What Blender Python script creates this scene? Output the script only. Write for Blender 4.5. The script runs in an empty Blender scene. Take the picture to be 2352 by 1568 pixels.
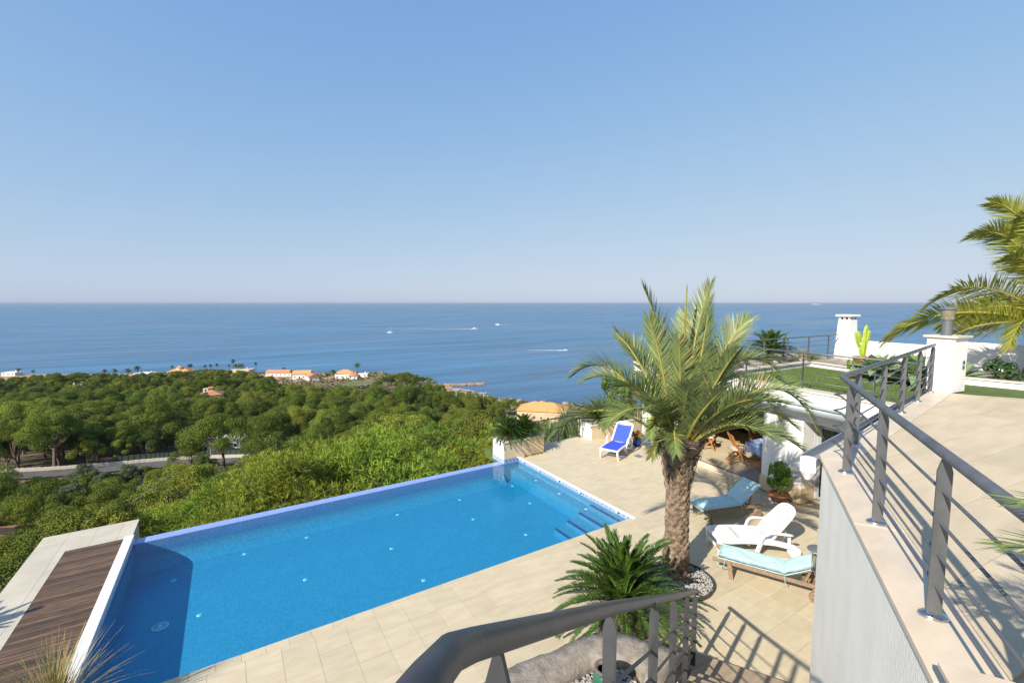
import bpy, math, random
import numpy as np
from mathutils import Vector, Matrix
random.seed(7)
SC = bpy.context.scene
COL = SC.collection
R = math.radians
YAW = R(32.0)                      # the camera looks this far clockwise from +Y; +X runs along the pool, +Y across it
CAMZ = 5.3                         # eye height above the lower terrace (z = 0)
SEA = -62.0

# ---------------------------------------------------------------- camera, sky, sun, exposure
cd = bpy.data.cameras.new('camera'); cam = bpy.data.objects.new('camera', cd); COL.objects.link(cam)
cd.lens = 16.0; cd.sensor_width = 36.0; cd.sensor_fit = 'HORIZONTAL'; cd.clip_start = 0.05; cd.clip_end = 200000
cam.location = (0, 0, CAMZ)
cam.rotation_euler = (R(90) - math.atan(133 / 1574.7), 0, -YAW)
SC.camera = cam
SUN_AZ = 17.0                      # shadows run this far from +X towards +Y
SUN_EL = 34.0
W = bpy.data.worlds.new('World'); SC.world = W; W.use_nodes = True
wn = W.node_tree.nodes; wl = W.node_tree.links
sky = wn.new('ShaderNodeTexSky'); sky.sky_type = 'NISHITA'; sky.sun_disc = False
sky.sun_elevation = R(SUN_EL)
sx, sy = -math.cos(R(SUN_AZ)), -math.sin(R(SUN_AZ))
sky.sun_rotation = math.atan2(sx, sy)
sky.altitude = 60; sky.air_density = 1.0; sky.dust_density = 0.65; sky.ozone_density = 1.0
EXPO = 0.60; SKY = 0.145
# film-like shoulder on the sky's radiance: the bright rim is held back, the blue kept
k_ = SKY * 2 ** EXPO
def vm(op, a, b):
    v = wn.new('ShaderNodeVectorMath'); v.operation = op
    for i, q in enumerate((a, b)):
        if isinstance(q, tuple): v.inputs[i].default_value = q
        else: wl.new(q, v.inputs[i])
    return v.outputs[0]
gA = tuple(x / k_ for x in (.86, .86, .89)); gG = tuple(x / k_ for x in (.27, .43, 1.35))
sg = vm('MULTIPLY', sky.outputs[0], gG)
wl.new(vm('DIVIDE', vm('MULTIPLY', sg, gA), vm('ADD', sg, gA)), wn['Background'].inputs[0]); wn['Background'].inputs[1].default_value = SKY
sl = bpy.data.lights.new('sun', 'SUN'); sl.energy = 4.9; sl.angle = R(0.55); sl.color = (1.0, 0.93, 0.82)
so = bpy.data.objects.new('sun', sl); COL.objects.link(so)
so.rotation_euler = Vector((math.cos(R(SUN_AZ)) * math.cos(R(SUN_EL)), math.sin(R(SUN_AZ)) * math.cos(R(SUN_EL)), -math.sin(R(SUN_EL)))).to_track_quat('-Z', 'Y').to_euler()
so.location = (-30, -12, 40)
SC.view_settings.view_transform = 'Standard'; SC.view_settings.look = 'None'
SC.view_settings.gamma = 1.0; SC.view_settings.exposure = EXPO; SC.view_settings.use_curve_mapping = False
SC.render.engine = 'CYCLES'
SC.cycles.use_denoising = True
SC.cycles.max_bounces = 6; SC.cycles.diffuse_bounces = 3; SC.cycles.transparent_max_bounces = 10; SC.cycles.caustics_reflective = False; SC.cycles.caustics_refractive = False

# ---------------------------------------------------------------- helpers
def V(*a): return Vector(a)
def site(px, f):
    """plan position of a point px (of 2352) across and f metres ahead"""
    r = (px - 1176.0) / 1045.0 * f
    return (r * math.cos(YAW) + f * math.sin(YAW), -r * math.sin(YAW) + f * math.cos(YAW))
def rf(x, y):
    return (x * math.cos(YAW) - y * math.sin(YAW), x * math.sin(YAW) + y * math.cos(YAW))

class MB:
    def __init__(s): s.v = []; s.f = []; s.m = []
    def add(s, vs, fs, m=0):
        o = len(s.v); s.v.extend([tuple(v) for v in vs]); s.f.extend([tuple(i + o for i in f) for f in fs]); s.m.extend([m] * len(fs)); return s
    def box(s, c, d, rz=0.0, m=0, rot=None, taper=1.0):
        hx, hy, hz = d[0] / 2, d[1] / 2, d[2] / 2
        vs = [V(x * (taper if z > 0 else 1), y * (taper if z > 0 else 1), z) for z in (-hz, hz) for x, y in ((-hx, -hy), (hx, -hy), (hx, hy), (-hx, hy))]
        if rot is not None: vs = [rot @ v for v in vs]
        elif rz: q = Matrix.Rotation(rz, 3, 'Z'); vs = [q @ v for v in vs]
        cc = V(*c); vs = [v + cc for v in vs]
        return s.add(vs, [(3, 2, 1, 0), (4, 5, 6, 7), (0, 1, 5, 4), (1, 2, 6, 5), (2, 3, 7, 6), (3, 0, 4, 7)], m)
    def beam(s, a, b, w, h, m=0, up=(0, 0, 1)):
        a = V(*a); b = V(*b); t = b - a; L = t.length; t = t / L; u = V(*up)
        if abs(t.dot(u)) > .98: u = V(1, 0, 0)
        sd = t.cross(u).normalized(); n = sd.cross(t)
        rot = Matrix((t, sd, n)).transposed()
        return s.box((a + b) / 2, (L, w, h), m=m, rot=rot)
    def prism(s, poly, z0, z1, m=0):
        n = len(poly); ar = sum(poly[i][0] * poly[(i + 1) % n][1] - poly[(i + 1) % n][0] * poly[i][1] for i in range(n))
        if ar < 0: poly = poly[::-1]
        vs = [(p[0], p[1], z0) for p in poly] + [(p[0], p[1], z1) for p in poly]
        fs = [tuple(range(n))[::-1], tuple(range(n, 2 * n))] + [(i, (i + 1) % n, n + (i + 1) % n, n + i) for i in range(n)]
        return s.add(vs, fs, m)
    def tube(s, pts, r, n=8, m=0, cap=True, flat=1.0):
        pts = [V(*p) for p in pts]; k = len(pts)
        rs = r if isinstance(r, (list, tuple)) else [r] * k
        T = []
        for i in range(k):
            a = pts[max(i - 1, 0)]; b = pts[min(i + 1, k - 1)]; T.append((b - a).normalized())
        u = V(0, 0, 1) if abs(T[0].z) < .9 else V(1, 0, 0)
        nrm = (u - T[0] * u.dot(T[0])).normalized(); vs = []
        for i in range(k):
            nrm = (nrm - T[i] * nrm.dot(T[i])).normalized(); b = T[i].cross(nrm)
            st = 1.0
            if 0 < i < k - 1:
                c = (pts[i] - pts[i - 1]).normalized().dot(T[i]); st = 1 / max(c, .4)
            for j in range(n):
                a = 2 * math.pi * j / n
                vs.append(pts[i] + nrm * math.cos(a) * rs[i] * flat * (st if st < 1.6 else 1.6) + b * math.sin(a) * rs[i] * (st if st < 1.6 else 1.6))
        fs = [(i * n + j, i * n + (j + 1) % n, (i + 1) * n + (j + 1) % n, (i + 1) * n + j) for i in range(k - 1) for j in range(n)]
        if cap: fs += [tuple(range(n))[::-1], tuple(range((k - 1) * n, k * n))]
        return s.add(vs, fs, m)
    def lathe(s, prof, n=20, c=(0, 0, 0), m=0, ell=1.0):
        vs = []; k = len(prof)
        for r, z in prof:
            for j in range(n):
                a = 2 * math.pi * j / n; vs.append((c[0] + r * math.cos(a), c[1] + r * ell * math.sin(a), c[2] + z))
        fs = [(i * n + j, i * n + (j + 1) % n, (i + 1) * n + (j + 1) % n, (i + 1) * n + j) for i in range(k - 1) for j in range(n)]
        fs += [tuple(range(n))[::-1], tuple(range((k - 1) * n, k * n))]
        return s.add(vs, fs, m)
    def mesh(s, name, mats, smooth=False):
        me = bpy.data.meshes.new(name); me.from_pydata(s.v, [], s.f)
        for mt in (mats if isinstance(mats, (list, tuple)) else [mats]): me.materials.append(mt)
        if any(s.m): me.polygons.foreach_set('material_index', s.m)
        if smooth: me.polygons.foreach_set('use_smooth', [True] * len(me.polygons))
        me.update(); return me
    def build(s, name, mats, parent=None, smooth=False, loc=None, rz=0.0, bevel=0, **kw):
        return obj(name, s.mesh(name, mats, smooth), parent, loc, rz, bevel, **kw)

def obj(name, me, parent=None, loc=None, rz=0.0, bevel=0, label=None, cat=None, group=None, kind=None):
    o = bpy.data.objects.new(name, me); COL.objects.link(o)
    if parent: o.parent = parent
    if loc is not None: o.location = loc
    if rz: o.rotation_euler = (0, 0, rz)
    if bevel:
        b = o.modifiers.new('edge', 'BEVEL'); b.width = bevel; b.segments = 2; b.limit_method = 'ANGLE'; b.angle_limit = R(40)
    return tag(o, label, cat, group, kind)
def tag(o, label=None, cat=None, group=None, kind=None):
    if label: o['label'] = label
    if cat: o['category'] = cat
    if group: o['group'] = group
    if kind: o['kind'] = kind
    return o
def thing(name, label, cat, loc=(0, 0, 0), rz=0.0, group=None, s=1.0):
    o = bpy.data.objects.new(name, None); COL.objects.link(o); o.location = loc; o.rotation_euler = (0, 0, rz)
    o.scale = (s, s, s); o.empty_display_size = .1
    return tag(o, label, cat, group)
def dup(root, loc, rz, label=None, group=None, s=None):
    r = root.copy(); COL.objects.link(r); r.location = loc; r.rotation_euler = (0, 0, rz)
    if s: r.scale = (s, s, s) if not isinstance(s, tuple) else s
    if label: r['label'] = label
    if group: r['group'] = group
    for ch in list(root.children):
        c = ch.copy(); COL.objects.link(c); c.parent = r
        for g in ch.children:
            d = g.copy(); COL.objects.link(d); d.parent = c
    return r
def smooth_path(pts, k=6):
    """Catmull-Rom through the points"""
    P = [V(*p) for p in pts]; P = [P[0] * 2 - P[1]] + P + [P[-1] * 2 - P[-2]]; out = []
    for i in range(1, len(P) - 2):
        for j in range(k):
            t = j / k; a, b, c, d = P[i - 1], P[i], P[i + 1], P[i + 2]
            out.append(.5 * ((2 * b) + (c - a) * t + (2 * a - 5 * b + 4 * c - d) * t * t + (3 * b - a - 3 * c + d) * t ** 3))
    out.append(P[-2]); return out

# ---------------------------------------------------------------- materials
def M_(name, c1, c2=None, rough=.6, scale=6.0, bump=0.0, bscale=None, metal=0.0, spec=.5, objrand=0.0, trans=0.0, stretch=(1, 1, 1), rz=0.0, detail=5, lo=.35, hi=.65, coat=0.0, tcol=None, bdist=.01):
    m = bpy.data.materials.new(name); m.use_nodes = True; n = m.node_tree.nodes; l = m.node_tree.links
    b = n['Principled BSDF']; out = n['Material Output']
    b.inputs['Roughness'].default_value = rough; b.inputs['Metallic'].default_value = metal; b.inputs['Specular IOR Level'].default_value = spec
    if coat: b.inputs['Coat Weight'].default_value = coat; b.inputs['Coat Roughness'].default_value = .08
    geo = n.new('ShaderNodeNewGeometry'); mp = n.new('ShaderNodeMapping'); mp.inputs['Scale'].default_value = stretch; mp.inputs['Rotation'].default_value = (0, 0, rz)
    l.new(geo.outputs['Position'], mp.inputs[0])
    c2 = c2 or tuple(x * .86 for x in c1)
    nz = n.new('ShaderNodeTexNoise'); nz.inputs['Scale'].default_value = scale; nz.inputs['Detail'].default_value = detail
    l.new(mp.outputs[0], nz.inputs['Vector'])
    mr = n.new('ShaderNodeMapRange'); mr.inputs[1].default_value = lo; mr.inputs[2].default_value = hi; l.new(nz.outputs[0], mr.inputs[0])
    mx = n.new('ShaderNodeMix'); mx.data_type = 'RGBA'; mx.inputs[6].default_value = (*c1, 1); mx.inputs[7].default_value = (*c2, 1); l.new(mr.outputs[0], mx.inputs[0])
    col = mx.outputs[2]
    if objrand:
        oi = n.new('ShaderNodeObjectInfo'); hs = n.new('ShaderNodeHueSaturation'); a = n.new('ShaderNodeMapRange')
        a.inputs[3].default_value = 1 - objrand; a.inputs[4].default_value = 1 + objrand; l.new(oi.outputs['Random'], a.inputs[0]); l.new(a.outputs[0], hs.inputs['Value'])
        l.new(col, hs.inputs['Color']); col = hs.outputs[0]
    l.new(col, b.inputs['Base Color'])
    if bump:
        bn = n.new('ShaderNodeTexNoise'); bn.inputs['Scale'].default_value = bscale or scale * 3; bn.inputs['Detail'].default_value = 6; l.new(mp.outputs[0], bn.inputs['Vector'])
        bp = n.new('ShaderNodeBump'); bp.inputs['Strength'].default_value = bump; bp.inputs['Distance'].default_value = bdist; l.new(bn.outputs[0], bp.inputs['Height']); l.new(bp.outputs[0], b.inputs['Normal'])
    if trans:
        t = n.new('ShaderNodeBsdfTranslucent'); ms = n.new('ShaderNodeMixShader'); ms.inputs[0].default_value = trans
        if tcol: t.inputs[0].default_value = (*tcol, 1)
        else: l.new(col, t.inputs[0])
        l.new(b.outputs[0], ms.inputs[1]); l.new(t.outputs[0], ms.inputs[2]); l.new(ms.outputs[0], out.inputs[0])
    return m
WHITE = M_('white_render', (.80, .785, .75), (.74, .725, .69), .85, 1.3, .25, 90, spec=.2)
STUCCO = M_('rough_stucco', (.95, .90, .80), (.88, .83, .735), .9, 3.0, .55, 60, spec=.2, stretch=(1, 1, .6), bdist=.008)
CREAM = M_('cream_render', (.72, .66, .56), (.66, .60, .50), .85, 1.2, .2, 60, spec=.2)
TILE = M_('limestone_tile', (.56, .475, .325), (.505, .42, .28), .62, 2.4, .6, 38, spec=.35, objrand=.05, stretch=(1.0, 3.2, 1), rz=R(25), bdist=.006)
TILE_UP = M_('sandstone_tile', (.58, .475, .325), (.515, .42, .28), .62, 1.8, .6, 30, spec=.35, objrand=.055, stretch=(.8, 4.0, 1), rz=R(8), bdist=.006)
TILE_GREY = M_('pale_paving', (.53, .475, .375), (.47, .415, .32), .65, 2.2, .5, 40, objrand=.04, bdist=.006)
GROUT = M_('grout', (.50, .405, .27), (.42, .34, .22), .95, 8)
MARBLE = M_('cream_marble', (.68, .56, .41), (.58, .475, .355), .42, 2.2, .1, 20, stretch=(1, 2.5, 1), rz=R(30))
STONE_CLAD = M_('stone_cladding', (.66, .55, .37), (.60, .45, .26), .6, 1.6, .3, 40, stretch=(1, 1, 2.6), objrand=.04)
COPING = M_('stone_coping', (.62, .56, .47), (.54, .48, .40), .65, 3, .2, 60)
ROUGH = M_('weathered_stone', (.31, .27, .215), (.17, .145, .115), .9, 7.0, .6, 30, bdist=.02)
LAMPGREY = M_('lamp_grey', (.17, .18, .19), None, .4, 5, metal=.3)
STEEL = M_('painted_steel', (.125, .13, .138), (.17, .175, .18), .42, 7, .12, 60, metal=.55, stretch=(1, 1, .5))
DARKSTEEL = M_('dark_steel', (.06, .06, .063), (.085, .085, .088), .42, 7, .1, 60, metal=.35)
CHROME = M_('chrome', (.62, .60, .57), (.56, .54, .5), .16, 9, metal=1.0)
GREYMETAL = M_('grey_metal', (.36, .40, .43), (.33, .37, .40), .4, 5, metal=.3)
WOOD_DECK = M_('deck_board', (.15, .085, .045), (.07, .046, .03), .65, 3.0, .5, 26, objrand=.42, stretch=(1, 9, 9), bdist=.006)
WOOD_GREY = M_('weathered_teak', (.30, .205, .125), (.20, .14, .09), .75, 5, .4, 30, stretch=(1, 5, 5), objrand=.06)
TEAK = M_('oiled_teak', (.42, .19, .065), (.30, .125, .04), .5, 6, .2, 30, stretch=(2, 2, 5))
STEPWOOD = M_('step_stone', (.37, .28, .19), (.28, .21, .145), .6, 2, .2, 20, stretch=(1, 8, 1), rz=R(-60))
PLASTIC = M_('white_plastic', (.74, .735, .715), (.70, .695, .675), .38, 3, .03, 20)
BLUEMESH = M_('blue_sling', (.035, .085, .62), (.03, .075, .55), .6, 40, .15, 400)
TEALFAB = M_('aqua_fabric', (.52, .69, .66), (.46, .635, .61), .8, 5, .5, 9, spec=.2, bdist=.03)
TEALSTRAP = M_('aqua_strap', (.30, .58, .58), None, .8)
GREENFR = M_('palm_leaflet', (.225, .285, .09), (.15, .20, .07), .42, 2.5, spec=.5, objrand=.12, trans=.22)
GREENY = M_('palm_leaflet_yellow', (.44, .44, .07), (.27, .31, .055), .42, 2.0, objrand=.12, trans=.38)
RACHIS = M_('palm_stalk', (.44, .36, .06), (.30, .28, .07), .45, 4, objrand=.1)
CYCAD = M_('cycad_leaflet', (.035, .085, .012), (.07, .13, .018), .3, 3, spec=.55, objrand=.2, trans=.12)
CYRACHIS = M_('cycad_stalk', (.17, .20, .05), None, .4)
TRUNK = M_('palm_trunk', (.345, .255, .17), (.14, .10, .07), .9, 9, .8, 34, bdist=.02, lo=.3, hi=.62)
TRUNKDARK = M_('palm_trunk_fibre', (.30, .215, .14), (.11, .08, .055), .95, 11, .9, 40, bdist=.02)
SOIL = M_('soil', (.10, .07, .045), (.06, .042, .03), .95, 12, .6, 40, bdist=.02)
GRAVEL = M_('pale_gravel', (.55, .51, .46), (.24, .215, .19), .85, 45, .8, 60, objrand=.2)
PEBW = M_('white_pebble', (.50, .485, .45), (.27, .26, .24), .6, 30, objrand=.0)
GRASS = M_('lawn_blade', (.14, .20, .035), (.09, .14, .025), .7, 3.0, trans=.15)
LAWN = M_('lawn_mat', (.115, .165, .03), (.08, .125, .022), .9, 2.0, .8, 220, bdist=.02)
TERRA = M_('terracotta', (.50, .20, .085), (.42, .155, .065), .75, 7, .2, 50)
BLUEPOT = M_('blue_glaze', (.018, .035, .30), (.015, .03, .24), .12, 5, coat=.5)
GREENPOT = M_('green_glaze', (.03, .15, .09), (.02, .10, .065), .15, 5, coat=.5)
CACTUS = M_('cactus_skin', (.36, .44, .045), (.26, .36, .05), .5, 9, .2, 30)
AGAVE = M_('agave_leaf', (.16, .27, .12), (.22, .33, .10), .42, 4, objrand=.14, trans=.12)
STREL = M_('glossy_dark_leaf', (.035, .075, .025), (.06, .10, .03), .3, 5, objrand=.15, trans=.1)
SHRUB = M_('shrub_leaf', (.10, .18, .03), (.16, .25, .04), .5, 6, objrand=.1, trans=.3)
BASIL = M_('bright_leaf', (.20, .34, .035), (.13, .26, .03), .5, 6, trans=.3)
DRYLEAF = M_('dry_leaflet', (.42, .30, .13), (.30, .21, .09), .7, 5, trans=.15)
DRYGRASS = M_('dry_blade', (.46, .33, .14), (.20, .23, .075), .6, 7, objrand=.1, trans=.2)
TUSSOCK = M_('tussock_blade', (.50, .33, .12), (.14, .20, .07), .55, 9, lo=.42, hi=.6, trans=.2)
FLOWER = M_('orange_flower', (.60, .28, .035), (.42, .13, .03), .6, 40, trans=.2)
RED = M_('red_flower', (.50, .06, .03), (.6, .15, .05), .6, 30, trans=.2)
ROOFTILE = M_('clay_roof_tile', (.50, .235, .115), (.38, .155, .075), .85, .8, .4, 6, objrand=.12)
ROOFORANGE = M_('orange_roof_tile', (.62, .33, .12), (.55, .27, .09), .85, .8, .3, 5)
PEACH = M_('peach_render', (.66, .46, .28), (.60, .41, .25), .85, .5)
HWHITE = M_('house_white', (.76, .74, .70), (.70, .68, .64), .85, .4)
DARKWIN = M_('dark_window', (.03, .035, .04), (.05, .055, .06), .15, 1, spec=.8)
CLOTHB = M_('blue_tablecloth', (.20, .30, .62), (.42, .52, .74), .85, 5.0, lo=.46, hi=.54)
CUSH = M_('cream_cushion', (.72, .66, .56), None, .85, 5)
MAT = M_('grey_mat', (.36, .335, .31), (.30, .28, .26), .95, 30, .5, 120)
TOWEL = M_('white_towel', (.78, .77, .75), None, .9, 6, .4, 40)
AMBER = M_('amber_glass', (.36, .32, .21), (.30, .27, .17), .2, 4, trans=.35)
INSIDE = M_('interior_paint', (.42, .36, .28), None, .9, 2)
CURTAIN = M_('blue_curtain', (.06, .13, .40), None, .85, 3)
ASPHALT = M_('asphalt', (.085, .075, .065), (.115, .10, .085), .9, .6, .3, 8)
CONCRETE = M_('concrete', (.40, .38, .34), (.32, .30, .265), .9, .6, .3, 6)
ROCK = M_('shore_rock', (.42, .29, .175), (.26, .17, .10), .95, .25, .8, .8, bdist=.4)
BARK = M_('pine_bark', (.22, .165, .125), (.13, .095, .075), .95, 2.2, .4, 8)
FENCEG = M_('fence_green', (.03, .06, .035), None, .7)
LAMPW = M_('lamp_paint', (.55, .55, .52), None, .5)
HULL = M_('boat_hull', (.80, .80, .80), None, .3)
WAKE = M_('sea_foam', (.72, .76, .79), (.42, .52, .60), .8, .12, lo=.38, hi=.6)
TRAIL = M_('faint_trail', (.30, .43, .54), (.20, .33, .45), .7, .1)
CAR = M_('car_white', (.75, .75, .75), None, .25, coat=.5)

def glassmat(name, tint=(.55, .68, .66), mixf=.18):
    m = bpy.data.materials.new(name); m.use_nodes = True; n = m.node_tree.nodes; l = m.node_tree.links
    n.remove(n['Principled BSDF']); t = n.new('ShaderNodeBsdfTransparent'); t.inputs[0].default_value = (*tint, 1)
    g = n.new('ShaderNodeBsdfGlossy'); g.inputs['Roughness'].default_value = .02; fr = n.new('ShaderNodeFresnel'); fr.inputs[0].default_value = 1.5
    ms = n.new('ShaderNodeMixShader'); l.new(fr.outputs[0], ms.inputs[0]); l.new(t.outputs[0], ms.inputs[1]); l.new(g.outputs[0], ms.inputs[2]); l.new(ms.outputs[0], n['Material Output'].inputs[0]); return m
GLASS = glassmat('clear_glass', (.80, .86, .84))
WINGLASS = glassmat('window_glass', (.45, .50, .50))

def watermat():
    m = bpy.data.materials.new('pool_water'); m.use_nodes = True; n = m.node_tree.nodes; l = m.node_tree.links
    n.remove(n['Principled BSDF']); t = n.new('ShaderNodeBsdfTransparent'); g = n.new('ShaderNodeBsdfGlossy'); g.inputs['Roughness'].default_value = .03
    geo = n.new('ShaderNodeNewGeometry'); bp = n.new('ShaderNodeBump'); nz = n.new('ShaderNodeTexNoise'); nz.inputs['Scale'].default_value = 5.0; nz.inputs['Detail'].default_value = 3
    l.new(geo.outputs['Position'], nz.inputs['Vector']); l.new(nz.outputs[0], bp.inputs['Height']); bp.inputs['Strength'].default_value = .3; bp.inputs['Distance'].default_value = .02
    l.new(bp.outputs[0], g.inputs['Normal'])
    dt = n.new('ShaderNodeVectorMath'); dt.operation = 'DOT_PRODUCT'; l.new(geo.outputs['Incoming'], dt.inputs[0]); l.new(bp.outputs[0], dt.inputs[1])
    prev = dt.outputs['Value']
    for op, v in (('ABSOLUTE', 0), ('SUBTRACT', None), ('POWER', 5.0), ('MULTIPLY_ADD', .97)):
        q = n.new('ShaderNodeMath'); q.operation = op
        if op == 'SUBTRACT': q.inputs[0].default_value = 1.0; q.use_clamp = True; l.new(prev, q.inputs[1])
        else:
            l.new(prev, q.inputs[0])
            if op != 'ABSOLUTE': q.inputs[1].default_value = v
            if op == 'MULTIPLY_ADD': q.inputs[2].default_value = .02
        prev = q.outputs[0]
    ms = n.new('ShaderNodeMixShader'); l.new(prev, ms.inputs[0]); l.new(t.outputs[0], ms.inputs[1]); l.new(g.outputs[0], ms.inputs[2]); l.new(ms.outputs[0], n['Material Output'].inputs[0])
    va = n.new('ShaderNodeVolumeAbsorption'); va.inputs['Color'].default_value = (0, .90, 1, 1); va.inputs['Density'].default_value = .70
    l.new(va.outputs[0], n['Material Output'].inputs['Volume']); return m
WATER = watermat()

def mosaic(name, ca, cb, grout, cell=.034):
    m = bpy.data.materials.new(name); m.use_nodes = True; n = m.node_tree.nodes; l = m.node_tree.links; b = n['Principled BSDF']
    geo = n.new('ShaderNodeNewGeometry'); sc = n.new('ShaderNodeVectorMath'); sc.operation = 'SCALE'; sc.inputs['Scale'].default_value = 1 / cell; l.new(geo.outputs['Position'], sc.inputs[0])
    fl = n.new('ShaderNodeVectorMath'); fl.operation = 'FLOOR'; l.new(sc.outputs[0], fl.inputs[0]); wn_ = n.new('ShaderNodeTexWhiteNoise'); l.new(fl.outputs[0], wn_.inputs['Vector'])
    nz = n.new('ShaderNodeTexNoise'); nz.inputs['Scale'].default_value = 2.2; nz.inputs['Detail'].default_value = 4; l.new(geo.outputs['Position'], nz.inputs['Vector'])
    ad = n.new('ShaderNodeMath'); ad.operation = 'MULTIPLY_ADD'; ad.inputs[1].default_value = .62; l.new(wn_.outputs[0], ad.inputs[0])
    mu = n.new('ShaderNodeMath'); mu.operation = 'MULTIPLY'; mu.inputs[1].default_value = .4; l.new(nz.outputs[0], mu.inputs[0]); l.new(mu.outputs[0], ad.inputs[2])
    mx = n.new('ShaderNodeMix'); mx.data_type = 'RGBA'; mx.inputs[6].default_value = (*ca, 1); mx.inputs[7].default_value = (*cb, 1); l.new(ad.outputs[0], mx.inputs[0])
    fr = n.new('ShaderNodeVectorMath'); fr.operation = 'FRACTION'; l.new(sc.outputs[0], fr.inputs[0]); sp = n.new('ShaderNodeSeparateXYZ'); l.new(fr.outputs[0], sp.inputs[0])
    nm = n.new('ShaderNodeSeparateXYZ'); l.new(geo.outputs['Normal'], nm.inputs[0]); last = None
    for k in range(3):
        lt = n.new('ShaderNodeMath'); lt.operation = 'LESS_THAN'; lt.inputs[1].default_value = .11; l.new(sp.outputs[k], lt.inputs[0])
        ab = n.new('ShaderNodeMath'); ab.operation = 'ABSOLUTE'; l.new(nm.outputs[k], ab.inputs[0]); l2 = n.new('ShaderNodeMath'); l2.operation = 'LESS_THAN'; l2.inputs[1].default_value = .5; l.new(ab.outputs[0], l2.inputs[0])
        mm = n.new('ShaderNodeMath'); mm.operation = 'MULTIPLY'; l.new(lt.outputs[0], mm.inputs[0]); l.new(l2.outputs[0], mm.inputs[1])
        if last is None: last = mm.outputs[0]
        else:
            mxm = n.new('ShaderNodeMath'); mxm.operation = 'MAXIMUM'; l.new(last, mxm.inputs[0]); l.new(mm.outputs[0], mxm.inputs[1]); last = mxm.outputs[0]
    m2 = n.new('ShaderNodeMix'); m2.data_type = 'RGBA'; m2.inputs[7].default_value = (*grout, 1); l.new(mx.outputs[2], m2.inputs[6])
    k = n.new('ShaderNodeMath'); k.operation = 'MULTIPLY'; k.inputs[1].default_value = .75; l.new(last, k.inputs[0]); l.new(k.outputs[0], m2.inputs[0])
    l.new(m2.outputs[2], b.inputs['Base Color']); b.inputs['Roughness'].default_value = .3; return m
MOSAIC = mosaic('blue_mosaic', (.05, .165, .31), (.105, .265, .405), (.20, .335, .46), .036)
MOSAIC_EDGE = mosaic('edge_mosaic', (.15, .24, .56), (.24, .34, .66), (.42, .50, .72), .036)
MOSAIC_BAND = mosaic('waterline_mosaic', (.20, .30, .60), (.30, .42, .70), (.66, .70, .80), .05)
MOSAIC_WALL = mosaic('deep_mosaic', (.048, .135, .35), (.105, .24, .46), (.20, .32, .51), .036)
MOSAIC_DARK = mosaic('navy_mosaic', (.012, .018, .10), (.03, .045, .20), (.2, .25, .4))

def leafmat(name, c1, c2, tr=.25, hue=.02, val=.22, rough=.55):
    m = M_(name, c1, c2, .75, .9, objrand=0, trans=tr, spec=.12)
    n = m.node_tree.nodes; l = m.node_tree.links; b = n['Principled BSDF']; lk = b.inputs['Base Color'].links[0]; src = lk.from_socket
    oi = n.new('ShaderNodeObjectInfo'); hs = n.new('ShaderNodeHueSaturation')
    a = n.new('ShaderNodeMapRange'); a.inputs[3].default_value = 1 - val; a.inputs[4].default_value = 1 + val; l.new(oi.outputs['Random'], a.inputs[0]); l.new(a.outputs[0], hs.inputs['Value'])
    w = n.new('ShaderNodeTexWhiteNoise'); w.noise_dimensions = '1D'; l.new(oi.outputs['Random'], w.inputs['W']); h = n.new('ShaderNodeMapRange'); h.inputs[3].default_value = .5 - hue; h.inputs[4].default_value = .5 + hue; l.new(w.outputs[0], h.inputs[0]); l.new(h.outputs[0], hs.inputs['Hue'])
    l.new(src, hs.inputs['Color']); l.new(hs.outputs[0], b.inputs['Base Color'])
    for nd in n:
        if nd.bl_idname == 'ShaderNodeBsdfTranslucent': l.new(hs.outputs[0], nd.inputs[0])
    return m
PINE = leafmat('pine_foliage', (.165, .20, .028), (.08, .115, .02), .13)
PINE2 = leafmat('dark_pine_foliage', (.10, .14, .025), (.045, .075, .017), .12)
PINE3 = leafmat('light_pine_foliage', (.225, .25, .034), (.13, .165, .025), .14)
PINE_NEAR = leafmat('bright_pine_needles', (.29, .335, .042), (.16, .21, .03), .26, .025, .26)
OLIVE = leafmat('olive_foliage', (.17, .20, .10), (.12, .15, .07), .2)

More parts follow.
